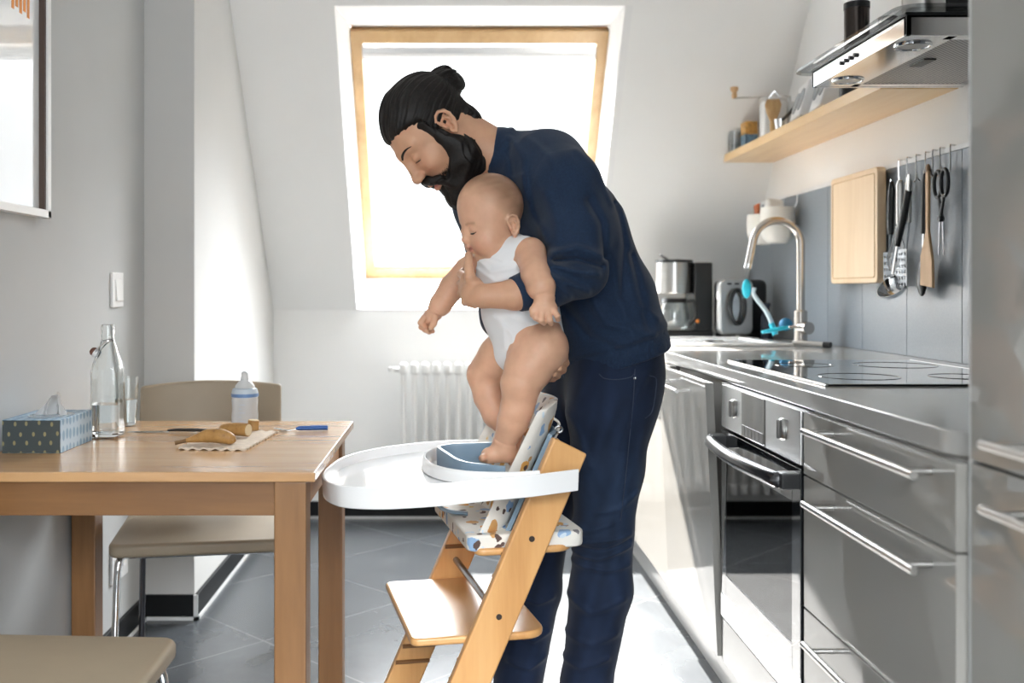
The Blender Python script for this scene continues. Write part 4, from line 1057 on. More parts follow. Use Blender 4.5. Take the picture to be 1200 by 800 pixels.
# backrest boards
for z in (.64, .745):
    bk = MB(); pts = []
    for u in np.linspace(-1, 1, 15): pts.append(leg_pt(u * .222, z, -.006 - .035 * (1 - u * u)))
    bk.tube(pts, .034, 10, flat=.22, up=tuple(fv))
    obj('backrest_board', bk, beech_x, t)
# grey-blue baby set: back shell and front ring
def shell(off, z0, z1, hw, thick):
    rows = []
    b = bmesh.new()
    us = np.linspace(-1, 1, 21); vs = np.linspace(0, 1, 10)
    G = [[b.verts.new(leg_pt(u * hw, z0 + (z1 - z0) * v, off - .04 * (1 - u * u) + .012 * abs(u) ** 5 * (1 - .4 * v))) for u in us] for v in vs]
    for A, B in zip(G, G[1:]):
        for k in range(20): b.faces.new((A[k], A[k + 1], B[k + 1], B[k]))
    bmesh.ops.recalc_face_normals(b, faces=b.faces[:])
    bmesh.ops.solidify(b, geom=b.faces[:], thickness=thick)
    m = MB(); m._merge(b); return m
obj('back_shell', shell(.022, .58, .80, .185, .010), babyset_blue, t, sharp=70)
def cushion_mat():
    m, nt, b = _new('patterned cushion cloth')
    v = _coord(nt)
    nz = _noise(nt, v, 22, 3); add = nt.nodes.new('ShaderNodeMixRGB'); add.blend_type = 'ADD'; add.inputs['Fac'].default_value = .05
    nt.links.new(v, add.inputs['Color1']); nt.links.new(nz.outputs['Color'], add.inputs['Color2'])
    base = (.80, .77, .71)
    prev = None
    for (sc, cols, th, off) in ((24, [(.0, (.80, .40, .10)), (.33, (.80, .40, .10)), (.34, (.30, .45, .66)), (.66, (.30, .45, .66)), (.67, (.60, .33, .12)), (1, (.60, .33, .12))], .36, 0),
                                (37, [(.0, (.10, .06, .05)), (.4, (.10, .06, .05)), (.41, (.62, .72, .80)), (.75, (.62, .72, .80)), (.76, (.85, .62, .25)), (1, (.85, .62, .25))], .30, 3.3)):
        mp = nt.nodes.new('ShaderNodeMapping'); mp.inputs['Location'].default_value = (off, off, off); nt.links.new(add.outputs[0], mp.inputs['Vector'])
        vo = nt.nodes.new('ShaderNodeTexVoronoi'); vo.inputs['Scale'].default_value = sc; nt.links.new(mp.outputs[0], vo.inputs['Vector'])
        sep = nt.nodes.new('ShaderNodeSeparateColor'); nt.links.new(vo.outputs['Color'], sep.inputs[0])
        c = _ramp(nt, sep.outputs[0], cols)
        lt = nt.nodes.new('ShaderNodeMath'); lt.operation = 'LESS_THAN'; lt.inputs[1].default_value = th; nt.links.new(vo.outputs['Distance'], lt.inputs[0])
        g2 = nt.nodes.new('ShaderNodeMath'); g2.operation = 'GREATER_THAN'; g2.inputs[1].default_value = .30; nt.links.new(sep.outputs[1], g2.inputs[0])
        ml = nt.nodes.new('ShaderNodeMath'); ml.operation = 'MULTIPLY'; nt.links.new(lt.outputs[0], ml.inputs[0]); nt.links.new(g2.outputs[0], ml.inputs[1])
        mx = nt.nodes.new('ShaderNodeMixRGB'); nt.links.new(ml.outputs[0], mx.inputs['Fac']); nt.links.new(c, mx.inputs['Color2'])
        if prev is None: mx.inputs['Color1'].default_value = (*base, 1)
        else: nt.links.new(prev, mx.inputs['Color1'])
        prev = mx.outputs[0]
    nt.links.new(prev, b.inputs['Base Color']); b.inputs['Roughness'].default_value = .75
    _bump(nt, b, _noise(nt, v, 30, 4).outputs['Fac'], .5, .006)
    return m
cush = cushion_mat()
cs = plate(-.045, .222, .212, .556, .592, .03)
obj('seat_cushion', cs, cush, t)
bc = MB(); b = bmesh.new()
us = np.linspace(-1, 1, 31); vs = np.linspace(0, 1, 16)
def bcp(u, v, o):
    hw = .188 * (1 - .10 * v)
    puff = .014 * (1 - abs(u) ** 4) * (1 - abs(2 * v - 1) ** 6) * (.8 + .2 * math.cos(u * 9) * math.cos(v * 8))
    return leg_pt(u * hw, .585 + .285 * v - .02 * abs(u) ** 6 * v, (.052 - .036 * (1 - u * u) + .045 * abs(u) ** 5 * (1 - .5 * v)) + o * (.008 + puff))
A_ = [[b.verts.new(bcp(u, v, 1)) for u in us] for v in vs]; B__ = [[b.verts.new(bcp(u, v, -1)) for u in us] for v in vs]
for G in (A_, B__):
    for r0, r1 in zip(G, G[1:]):
        for k in range(30): b.faces.new((r0[k], r0[k + 1], r1[k + 1], r1[k]))
for k in range(30):
    b.faces.new((A_[0][k], A_[0][k + 1], B__[0][k + 1], B__[0][k])); b.faces.new((A_[-1][k], A_[-1][k + 1], B__[-1][k + 1], B__[-1][k]))
for k in range(15):
    b.faces.new((A_[k][0], A_[k + 1][0], B__[k + 1][0], B__[k][0])); b.faces.new((A_[k][-1], A_[k + 1][-1], B__[k + 1][-1], B__[k][-1]))
bmesh.ops.recalc_face_normals(b, faces=b.faces[:]); bc._merge(b)
obj('back_cushion', bc, cush, t, sharp=80)
# strap flap and metal ring at the top of the back cushion
obj('cushion_tie', MB().tube(smooth_path([P(645, 488, 2.33), P(655, 496, 2.33), P(650, 512, 2.34), P(641, 524, 2.34)], 5), .008, 8, flat=.4), cush, t)
obj('buckle', MB().tube([tuple(P(655, 503, 2.32) + np.array([.008 * math.cos(a), 0, .007 * math.sin(a)])) for a in np.linspace(0, 2 * PI, 17)[:-1]], .0028, 8, closed=True), chrome, t)
# tray ---------------------------------------------------------------
def tray_z(x): return .750 - .06 * (.28 - x)
def on_tray(px, py, dz=0):
    """point of the tilted tray rim seen at a pixel"""
    d = np.array([(px - CX) / F, 1, -(py - CY) / F])
    # EYE + d.z*Y = .750-.06*(.28-d.x*Y)+dz
    Y = (EYE - .750 + .06 * .28 - dz) / (-d[2] + .06 * d[0])
    return np.array([d[0] * Y, Y])
outl = [on_tray(*q) for q in ((679, 549.5), (625, 556.4), (580, 560.6), (520, 566.6), (460, 570.5), (425, 570.8), (400, 569), (387, 565.5), (379, 561), (376.5, 556), (378, 551), (385, 545), (400, 535.5), (430, 527), (475, 519.8), (520, 516), (570, 514.5), (612, 514))]
outl = [np.array([q[0], q[1], 0]) for q in outl]
sm = smooth_path(outl, 5)
poly = [(q[0], q[1]) for q in sm]
def inset(poly, d):
    n = len(poly); out = []
    cx = sum(p[0] for p in poly) / n; cy = sum(p[1] for p in poly) / n
    for i in range(n):
        p0, p1, p2 = np.array(poly[i - 1] if i else poly[0]), np.array(poly[i]), np.array(poly[(i + 1) if i + 1 < n else i])
        tg = p2 - p0; tg = tg / (np.linalg.norm(tg) + 1e-9); nn = np.array([-tg[1], tg[0]])
        if np.dot(nn, np.array([cx, cy]) - p1) < 0: nn = -nn
        out.append(tuple(p1 + nn * d))
    return out
# rim: closed thin wall following the outline (open at the back like a horseshoe)
rim = MB(); TH = .007; HT = .046
inn = inset(poly, TH)
def zz_(x, dz): return tray_z(x) + dz
b = bmesh.new()
ou_t = [b.verts.new((x, y, zz_(x, 0))) for x, y in poly]; in_t = [b.verts.new((x, y, zz_(x, 0))) for x, y in inn]
ou_b = [b.verts.new((x, y, zz_(x, -HT))) for x, y in inset(poly, .004)]; in_b = [b.verts.new((x, y, zz_(x, -HT))) for x, y in inset(poly, .004 + TH)]
n = len(poly)
for i in range(n - 1):
    b.faces.new((ou_t[i], ou_t[i + 1], in_t[i + 1], in_t[i])); b.faces.new((ou_b[i], ou_b[i + 1], ou_t[i + 1], ou_t[i]))
    b.faces.new((in_b[i], in_t[i], in_t[i + 1], in_b[i + 1])); b.faces.new((ou_b[i], in_b[i], in_b[i + 1], ou_b[i + 1]))
for i in (0, n - 1): b.faces.new((ou_t[i], in_t[i], in_b[i], ou_b[i]))
bmesh.ops.recalc_face_normals(b, faces=b.faces[:])
ed = [e for e in b.edges if len(e.link_faces) == 2 and e.calc_face_angle() > .9]
bmesh.ops.bevel(b, geom=ed, offset=.0022, segments=2, profile=.5, affect='EDGES')
rim._merge(b)
tr = obj('tray', rim, tray_white, t, sharp=50)
# cut-out for the child: a U open to the back
cut_px = [(632, 550.5), (618, 551.6), (600, 552.5), (560, 552), (530, 549), (508, 543), (499, 535), (503, 528), (520, 521.5), (550, 518.8), (600, 518)]
cut = smooth_path([np.array([*on_tray(*q, dz=.004), 0]) for q in cut_px], 6)
cutp = [(q[0], q[1]) for q in cut]
# deck between outline and cut-out, and the raised wall around the cut-out
def resample(p, n):
    p = np.array(p); s = np.r_[0, np.cumsum(np.linalg.norm(np.diff(p, axis=0), axis=1))]
    q = np.linspace(0, s[-1], n); return np.c_[np.interp(q, s, p[:, 0]), np.interp(q, s, p[:, 1])]
oo = resample(inset(poly, .005), 90); cc = resample(cutp, 90)
b = bmesh.new(); DK = -.024
Vt = []
def deck_ring(v, dz): return [b.verts.new((*(oo[i] * (1 - v) + cc[i] * v), zz_((oo[i] * (1 - v) + cc[i] * v)[0], dz))) for i in range(90)]
Vt = [deck_ring(k / 5, DK) for k in range(6)] + [deck_ring(k / 5, DK - .004) for k in range(5, -1, -1)]
Vt.append(Vt[0])
for A, B in zip(Vt, Vt[1:]):
    for i in range(89): b.faces.new((A[i], A[i + 1], B[i + 1], B[i]))
bmesh.ops.recalc_face_normals(b, faces=b.faces[:])
m = MB(); m._merge(b)
obj('tray_deck', m, tray_top_mat, tr, sharp=50)
b = bmesh.new(); rows = []
for (off, dz) in ((-.010, DK + .002), (-.0085, -.006), (-.005, .003), (-.001, .004), (.001, -.002), (.001, DK)):
    q = inset([tuple(c) for c in cc], 0); ring = []
    for i in range(90):
        p0, p2 = cc[max(i - 1, 0)], cc[min(i + 1, 89)]; tg = (p2 - p0) / np.linalg.norm(p2 - p0); nn = np.array([-tg[1], tg[0]])
        if np.dot(nn, cc.mean(0) - cc[i]) < 0: nn = -nn
        w = cc[i] + nn * off
        ring.append(b.verts.new((w[0], w[1], zz_(w[0], dz))))
    rows.append(ring)
for A, B in zip(rows, rows[1:]):
    for i in range(89): b.faces.new((A[i], A[i + 1], B[i + 1], B[i]))
bmesh.ops.recalc_face_normals(b, faces=b.faces[:]); m = MB(); m._merge(b)
obj('tray_inner_rim', m, tray_white, tr, sharp=60)
# blue guard ring standing inside the cut-out
gp = [(592, 545.6), (583, 544.6), (565, 542.3), (545, 539.3), (527, 531.5), (514.5, 524), (518, 521.5), (535, 519.5), (560, 518.5), (580, 518)]
gdz = [.004, .006, .008, .011, .017, .02, .02, .02, .02, .02]
gc = smooth_path([np.array([*on_tray(*q, dz=d_), 0]) for q, d_ in zip(gp, gdz)], 6); gc = resample([(q[0], q[1]) for q in gc], 70)
b = bmesh.new(); rows = []
for (off, dz) in ((-.004, -.03), (-.0055, .014), (-.003, .020), (.003, .020), (.006, .014), (.005, -.03), (-.004, -.03)):
    ring = []
    for i in range(70):
        p0, p2 = gc[max(i - 1, 0)], gc[min(i + 1, 69)]; tg = (p2 - p0) / np.linalg.norm(p2 - p0); nn = np.array([-tg[1], tg[0]])
        if np.dot(nn, gc.mean(0) - gc[i]) < 0: nn = -nn
        w = gc[i] + nn * off; ring.append(b.verts.new((w[0], w[1], zz_(w[0], dz - .020 + np.interp(i / 69, np.linspace(0, 1, 10), gdz)))))
    rows.append(ring)
for A, B in zip(rows, rows[1:]):
    for i in range(69): b.faces.new((A[i], A[i + 1], B[i + 1], B[i]))
bmesh.ops.recalc_face_normals(b, faces=b.faces[:]); m = MB(); m._merge(b)
obj('guard_ring', m, babyset_blue, t, sharp=60)
# crotch strap of the ring going down to the seat, and a bar under the tray
obj('crotch_strut', MB().tube(smooth_path([hc(.265, -.01, .69), hc(.262, -.01, .64), hc(.235, .0, .605), hc(.18, .01, .595)], 6), .012, 10, flat=.4), babyset_blue, t)
# ------------------------------------------------------------------ smooth organic surfaces: distance fields -> mesh
def smin(a, b, k):
    if k <= 0: return np.minimum(a, b)
    h = np.maximum(k - np.abs(a - b), 0) / k
    return np.minimum(a, b) - h * h * k * .25
def smax(a, b, k): return -smin(-a, -b, k)
def rc(a, b, ra, rb):
    a = np.asarray(a, float); b = np.asarray(b, float); ab = b - a; L2 = float(ab @ ab) + 1e-12
    def f(p):
        t = np.clip((p - a) @ ab / L2, 0, 1)
        q = p - a - t[:, None] * ab
        return np.sqrt((q * q).sum(1)) - (ra + (rb - ra) * t)
    return f
def ell(c, r, R=None):
    c = np.asarray(c, float); r = np.asarray(r, float)
    def f(p):
        q = p - c
        if R is not None: q = q @ R            # columns of R are the local axes
        k0 = np.sqrt(((q / r) ** 2).sum(1)); k1 = np.sqrt(((q / (r * r)) ** 2).sum(1)) + 1e-9
        return k0 * (k0 - 1) / k1
    return f
def chain(pts, rs, k=.0):
    fs = [rc(pts[i], pts[i + 1], rs[i], rs[i + 1]) for i in range(len(pts) - 1)]
    def f(p):
        d = fs[0](p)
        for g in fs[1:]: d = smin(d, g(p), k)
        return d
    return f
def framed(f, R, s):
    """squash space along the local axes R (columns) by s before measuring"""
    A = R * np.asarray(s)
    def g(p): return f(p @ A)
    return g
class Field:
    def __init__(s, c=None, r=None): s.it = []; s.c = None if c is None else np.asarray(c, float); s.r = r
    def add(s, f, k=.01): s.it.append(('+', f, k)); return s
    def sub(s, f, k=.005): s.it.append(('-', f, k)); return s
    def cut(s, f, k=.003): s.it.append(('&', f, k)); return s
    def disp(s, f): s.it.append(('d', f, 0)); return s
    def _ev(s, p):
        d = np.full(len(p), 9.0)
        for op, f, k in s.it:
            if op == '+': d = smin(d, f(p), k)
            elif op == '-': d = smax(d, -f(p), k)
            elif op == '&': d = smax(d, f(p), k)
            else: d = d + f(p)
        return d
    def __call__(s, p):
        if s.c is None: return s._ev(p)
        q = p - s.c; dd = np.sqrt((q * q).sum(1)); m = dd < s.r
        out = dd - s.r * .55
        if m.any(): out[m] = s._ev(p[m])
        return out
def grad(f, p, e=.0006):
    g = np.empty_like(p)
    for i in range(3):
        q = p.copy(); q[:, i] += e; a = f(q); q[:, i] -= 2 * e; g[:, i] = (a - f(q)) / (2 * e)
    return g
def project(f, p, it=4):
    p = np.array(p, float)
    for _ in range(it):
        g = grad(f, p); d = f(p); p = p - (np.clip(d, -.02, .02) / np.maximum((g * g).sum(1), .2))[:, None] * g
    return p
def sdf_mesh(name, f, lo, hi, h, color=None, B=6, it=2):
    lo = np.asarray(lo, float); hi = np.asarray(hi, float)
    nb = np.ceil((hi - lo) / (h * B)).astype(int) + 1; N = nb * B
    gi = np.stack(np.meshgrid(*[np.arange(n) for n in nb], indexing='ij'), -1).reshape(-1, 3)
    cen = lo + (gi * B + (B - 1) / 2) * h
    dc = f(cen)
    act = np.abs(dc) < h * B * 1.25 + .012
    V = np.empty(tuple(N), np.float32)
    V.reshape(nb[0], B, nb[1], B, nb[2], B)[:] = np.where(dc < 0, -1, 1).reshape(nb[0], 1, nb[1], 1, nb[2], 1)
    off = np.stack(np.meshgrid(*[np.arange(B)] * 3, indexing='ij'), -1).reshape(-1, 3)
    ga = gi[act]
    for s0 in range(0, len(ga), 3000):
        idx = (ga[s0:s0 + 3000, None, :] * B + off[None]).reshape(-1, 3)
        V[idx[:, 0], idx[:, 1], idx[:, 2]] = f(lo + idx * h)
    S = V < 0
    cnt = np.zeros(tuple(N - 1), np.uint8)
    for dx in (0, 1):
        for dy in (0, 1):
            for dz in (0, 1): cnt += S[dx:N[0] - 1 + dx, dy:N[1] - 1 + dy, dz:N[2] - 1 + dz]
    cells = np.argwhere((cnt > 0) & (cnt < 8))
    ID = np.full(tuple(N - 1), -1, np.int64); ID[cells[:, 0], cells[:, 1], cells[:, 2]] = np.arange(len(cells))
    acc = np.zeros((len(cells), 3)); n = np.zeros(len(cells))
    cor = [(a, b, c) for a in (0, 1) for b in (0, 1) for c in (0, 1)]
    val = {c: V[cells[:, 0] + c[0], cells[:, 1] + c[1], cells[:, 2] + c[2]].astype(float) for c in cor}
    for a in cor:
        for ax in range(3):
            if a[ax] == 0:
                b = list(a); b[ax] = 1; b = tuple(b); va, vb = val[a], val[b]; m = (va < 0) != (vb < 0)
                t = np.where(m, va / np.where(m, va - vb, 1), 0)
                q = np.tile(np.array(a, float), (len(cells), 1)); q[:, ax] += t
                acc[m] += q[m]; n[m] += 1
    verts = lo + (cells + acc / n[:, None]) * h
    quads = []
    for ax in range(3):
        u, v = (ax + 1) % 3, (ax + 2) % 3
        sl0 = [slice(1, N[k] - 1) for k in range(3)]; sl1 = list(sl0)
        sl0[ax] = slice(0, N[ax] - 1); sl1[ax] = slice(1, N[ax])
        A, Bq = S[tuple(sl0)], S[tuple(sl1)]
        for m, fl in ((A & ~Bq, 0), (~A & Bq, 1)):
            e = np.argwhere(m)
            if not len(e): continue
            for k in range(3):
                if k != ax: e[:, k] += 1
            def cid(du, dv):
                q = e.copy(); q[:, u] -= du; q[:, v] -= dv; return ID[q[:, 0], q[:, 1], q[:, 2]]
            Q = np.stack([cid(1, 1), cid(0, 1), cid(0, 0), cid(1, 0)], 1)
            quads.append(Q[:, ::-1] if fl else Q)
    quads = np.concatenate(quads)
    quads = quads[(quads >= 0).all(1)]
    verts = project(f, verts, it)
    # keep only faces of real pieces (drop crumbs)
    me = bpy.data.meshes.new(name)
    me.vertices.add(len(verts)); me.vertices.foreach_set('co', verts.astype(np.float32).ravel())
    me.loops.add(quads.size); me.loops.foreach_set('vertex_index', quads.astype(np.int32).ravel())
    me.polygons.add(len(quads)); me.polygons.foreach_set('loop_start', np.arange(0, quads.size, 4, dtype=np.int32))
    me.update(calc_edges=True); me.validate()
    me.shade_smooth()
    if color is not None:
        a = me.color_attributes.new('tint', 'FLOAT_COLOR', 'POINT')
        c = np.ones((len(verts), 4), np.float32); c[:, :3] = color(verts)
        a.data.foreach_set('color', c.ravel())
    return me
def vnoise(p, s, seed=0):
    """cheap smooth noise in about -1..1"""
    r = np.random.RandomState(seed); o = np.zeros(len(p))
    for i in range(6):
        d = r.normal(size=3); d /= np.linalg.norm(d); ph = r.uniform(0, 6.28)
        o += np.sin((p @ d) * s * r.uniform(.6, 1.5) + ph + 1.3 * np.sin((p @ r.normal(size=3)) * s * .5 + ph))
    return o / 3.2
def seg_fold(pts, Y, w, amp):
    """a crease or ridge drawn along photo pixels at depth Y, as a function of x and z"""
    q = [P(px, py, Y) for px, py in pts]
    def f(p):
        # compare in the view of depth Y so the crease stays on the line
        d = np.full(len(p), 9.0)
        for a, b in zip(q, q[1:]):
            a2, b2 = a[[0, 2]], b[[0, 2]]; ab = b2 - a2
            pp = np.stack([p[:, 0], p[:, 2]], 1)
            t = np.clip((pp - a2) @ ab / (ab @ ab), 0, 1); r = pp - a2 - t[:, None] * ab
            tt = 1 + 0 * t
            d = np.minimum(d, np.sqrt((r * r).sum(1)))
        m = np.exp(-(d / w) ** 2) * np.exp(-((p[:, 1] - Y) / .10) ** 2)
        return -amp * m
    return f
def mixc(c, col, w):
    w = np.clip(w, 0, 1)[:, None]; return c * (1 - w) + np.array(col) * w
# ------------------------------------------------------------------ people
def headframe(C, S, pitch, yaw, roll=0):
    ps, ya, ro = map(math.radians, (pitch, yaw, roll))
    f0 = np.array([-math.cos(ya), -math.sin(ya), 0]); u0 = np.array([0, 0, 1.0]); l0 = np.cross(u0, f0)
    f = math.cos(ps) * f0 - math.sin(ps) * u0; u = math.sin(ps) * f0 + math.cos(ps) * u0
    u2 = math.cos(ro) * u + math.sin(ro) * l0; l2 = math.cos(ro) * l0 - math.sin(ro) * u
    R = np.stack([f, u2, l2], 1)
    def L(a, b, c=0): return np.asarray(C, float) + S * (R @ np.array([a, b, c], float))
    def loc(p): return ((p - np.asarray(C, float)) @ R) / S
    return L, R, loc
def skin_tools(L, R, S):
    E = lambda c, r, rot=None: ell(L(*c), S * np.array(r), R if rot is None else rot)
    C_ = lambda a, b, ra, rb: rc(L(*a), L(*b), S * ra, S * rb)
    K = lambda pts, rs, k=.004: chain([L(*q) for q in pts], [S * r for r in rs], k)
    return E, C_, K
def ear_field(E, K, F_, side, c, sz, flare=.35):
    """helix rim, bowl and lobe of one ear (local head units)"""
    u0, v0, w0 = c; s = sz
    o = [(.010, .012), (.012, .024), (.004, .033), (-.008, .034), (-.017, .026), (-.0195, .012), (-.016, -.004), (-.008, -.016), (.000, -.022), (.006, -.016)]
    rim = []
    for a, b in o:
        rim.append((u0 + a * s, v0 + b * s, side * (w0 + flare * max(0, .012 - a) * s + .004 * s)))
    F_.add(E((u0 - .004 * s, v0 + .007 * s, side * (w0 + .001)), (.016 * s, .026 * s, .0065 * s)), .006)
    F_.add(K(rim, [.0038 * s] * 4 + [.0042 * s] * 3 + [.0058 * s] * 2 + [.004 * s], .002), .003)
    F_.sub(E((u0 - .001 * s, v0 + .004 * s, side * (w0 + .009 * s)), (.0075 * s, .011 * s, .0075 * s)), .003)
    F_.sub(E((u0 - .004 * s, v0 + .021 * s, side * (w0 + .011 * s)), (.008 * s, .007 * s, .005 * s)), .003)
    F_.add(K([(u0 - .006 * s, v0 - .006 * s, side * (w0 + .010 * s)), (u0 - .011 * s, v0 + .006 * s, side * (w0 + .012 * s)), (u0 - .008 * s, v0 + .016 * s, side * (w0 + .009 * s))], [.0028 * s] * 3, .002), .002)
    F_.add(K([(u0 + .008 * s, v0 + .004 * s, side * (w0 + .004 * s)), (u0 + .0075 * s, v0 - .003 * s, side * (w0 + .006 * s))], [.0042 * s, .0038 * s], .002), .003)

# ================================================================== the man
MS = 1.07; MC = P(511.5, 155, 2.52)
L, R, mloc = headframe(MC, MS, 56, 16)
E, C_, K = skin_tools(L, R, MS)
hd = Field(MC, .30)
hd.add(E((-.006, .045, 0), (.098, .088, .075)), 0)
hd.add(E((.040, -.012, 0), (.060, .090, .060)), .03)
for s in (1, -1):
    hd.add(C_((.0, -.05, s * .050), (.072, -.100, s * .016), .022, .020), .03)
    hd.add(E((.060, -.020, s * .042), (.030, .024, .022)), .02)
    hd.add(C_((.089, .036, s * .006), (.070, .038, s * .046), .012, .010), .014)
hd.add(E((.082, -.104, 0), (.020, .020, .022)), .02)
hd.add(C_((.092, .034, 0), (.113, -.020, 0), .0085, .0115), .014)          # nose bridge
hd.add(E((.1165, -.024, 0), (.0125, .0115, .0125)), .008)
for s in (1, -1):
    hd.add(E((.109, -.026, s * .0125), (.0115, .0085, .0075)), .006)
    hd.sub(E((.113, -.0345, s * .007), (.006, .004, .004)), .003)
    hd.sub(E((.100, .014, s * .030), (.016, .013, .017)), .014)             # eye socket
    hd.add(E((.0805, .011, s * .0315), (.0145, .0125, .0150)), .004)        # closed lid over the eyeball
    hd.sub(C_((.0955, .0035, s * .0215), (.0850, .0030, s * .0455), .0012, .0010), .003)
    hd.sub(C_((.0945, .0215, s * .022), (.084, .0225, s * .044), .0010, .0010), .004)
hd.add(K([(.098, -.060, -.022), (.108, -.055, 0), (.098, -.060, .022)], [.004, .0068, .004], .004), .007)
hd.add(K([(.095, -.072, -.020), (.104, -.073, 0), (.095, -.072, .020)], [.004, .0074, .004], .004), .007)
hd.sub(K([(.092, -.0655, -.026), (.109, -.0650, 0), (.092, -.0655, .026)], [.0014, .0022, .0014], .002), .003)
for s in (1, -1): ear_field(E, K, hd, s, (-.008, .0, .0735), 1.0)
# neck
NB = P(610, 200, 2.555)
hd.add(rc(L(-.032, -.045, 0), NB, .060, .064), .03)
man = Field(); man.add(hd, 0)
# spine and limbs under the clothes
lat = np.array([-.31, .951, 0]); fwd = np.array([-.951, -.31, 0]); up3 = np.array([0, 0, 1.0])
RT = np.stack([fwd, lat, up3], 1); SQ = (1, .62, 1); AT = RT * np.asarray(SQ)
def tchain(pts, rs, k=.03): return framed(chain([p @ AT for p in pts], rs, k), RT, SQ)
tA, tB, tC, tD = P(711, 405, 2.60), P(697, 350, 2.60), P(658, 272, 2.575), P(630, 214, 2.56)
shN, shF = P(662, 214, 2.405), P(566, 242, 2.715)
elN, wrN = P(681, 318, 2.345), P(566, 347, 2.293)
elF, wrF = P(590, 372, 2.72), P(634, 428, 2.52)
tor = Field(); tor.add(tchain([tA, tB, tC, tD], [.118, .108, .120, .098]), 0)
tor.add(rc(shN, P(640, 205, 2.52), .055, .085), .03).add(rc(shF, tD, .055, .085), .03)
man.add(tor, .02)
man.add(chain([shN, elN], [.052, .043], .01), .02)
man.add(chain([elN, P(640, 333, 2.312), P(604, 345, 2.294), wrN], [.043, .042, .0345, .0265], .01), .01)
man.add(chain([shF, elF, wrF], [.052, .043, .028], .01), .02)
hipN, knN, anN = P(716, 455, 2.505), P(709, 615, 2.475), P(684, 850, 2.47)
hipF, knF, anF = P(672, 455, 2.70), P(631, 620, 2.69), P(606, 815, 2.68)
man.add(chain([tA, hipN, knN, anN], [.10, .074, .052, .040], .03), .03)
man.add(chain([tA, hipF, knF, anF], [.10, .074, .052, .040], .03), .03)
for a in (anN, anF): man.add(chain([a, np.array([a[0] - .02, a[1], .045]), np.array([a[0] - .17, a[1] - .02, .028])], [.036, .038, .024], .02), .02)
# left hand: back of the hand towards us, fingers wrapped round the child's chest, thumb up
hN = Field(P(550, 335, 2.34), .16)
hN.add(chain([wrN, P(553, 343, 2.318), P(546, 338, 2.345)], [.0255, .0235, .0165], .012), 0)
hN.add(chain([P(556, 352, 2.315), P(548, 350, 2.345)], [.017, .0145], .01), .016)
hN.add(chain([P(556, 333, 2.315), P(547, 327, 2.345)], [.017, .0145], .01), .016)
for (a, b, c, d, r) in (((546, 324, 2.352), (541, 321, 2.395), (544, 318, 2.432), (553, 317, 2.452), .0098),
                        ((545, 333, 2.355), (540, 333, 2.402), (543, 331, 2.442), (553, 331, 2.462), .0102),
                        ((545, 342, 2.353), (541, 343, 2.398), (545, 343, 2.436), (554, 343, 2.456), .0098),
                        ((547, 351, 2.347), (545, 354, 2.383), (549, 355, 2.412), (557, 355, 2.428), .0086)):
    hN.add(chain([P(*a), P(*b), P(*c), P(*d)], [r * 1.12, r * 1.05, r, r * .85], .003), .006)
hN.add(chain([P(557, 336, 2.305), P(551, 325, 2.298), P(549.5, 312, 2.303), P(549, 299, 2.315)], [.0145, .0125, .0108, .0088], .004), .010)
man.add(hN, .008)
# right hand under the child's seat: four fingertips show behind the thigh
hF = Field(P(640, 430, 2.43), .17)
hF.add(chain([wrF, P(640, 434, 2.475), P(643, 434, 2.44)], [.027, .024, .017], .012), 0)
for k, (dx, dy, r) in enumerate(((0, -12, .0095), (1, -4, .0100), (-2, 4, .0095), (-8, 11, .0082))):
    hF.add(chain([P(646 + dx, 433 + dy, 2.44), P(656 + dx, 432 + dy, 2.40), P(661 + dx, 429 + dy, 2.36), P(657 + dx, 427 + dy, 2.332)], [r * 1.1, r * 1.05, r, r * .85], .003), .006)
hF.add(chain([P(632, 436, 2.47), P(618, 434, 2.44), P(610, 430, 2.41)], [.014, .011, .009], .004), .01)
man.add(hF, .008)
def man_col(p):
    q = mloc(p); c = np.tile(np.array([.64, .365, .23]), (len(p), 1))
    c *= (1 + .05 * vnoise(p, 60, 3))[:, None]
    lip = np.exp(-(((q[:, 0] - .104) / .010) ** 2 + ((q[:, 1] + .066) / .013) ** 2 + (q[:, 2] / .024) ** 2) ** 2)
    c = mixc(c, (.50, .20, .16), lip * .85)
    ck = np.exp(-(((q[:, 0] - .085) / .03) ** 2 + ((q[:, 1] + .02) / .025) ** 2 + ((np.abs(q[:, 2]) - .04) / .025) ** 2))
    c = mixc(c, (.62, .29, .19), ck * .4)
    scalp = np.clip((-.55 * (q[:, 0] - .02) + .83 * (q[:, 1] - .055)) / .01, 0, 1) * (np.abs(q[:, 0]) < .15)
    c = mixc(c, (.05, .04, .035), scalp * (q[:, 1] > -.1))
    ear = np.exp(-(((q[:, 0] + .008) / .02) ** 2 + ((q[:, 1] - .005) / .03) ** 2 + ((np.abs(q[:, 2]) - .08) / .012) ** 2))
    return mixc(c, (.66, .30, .18), ear * .35)
skin_m = attr_mat('adult skin', .45, .12, .12, 420)
me = sdf_mesh('person', man, (-.22, 2.18, -.02), (.64, 2.90, 1.76), .0034, man_col)
mo = single('person', me, skin_m, 'man in navy sweater and jeans with dark beard and hair bun, bending over the baby', 'person')
def mchild(name, me, mat, label=None): return obj(name, me, mat, mo, label=label)
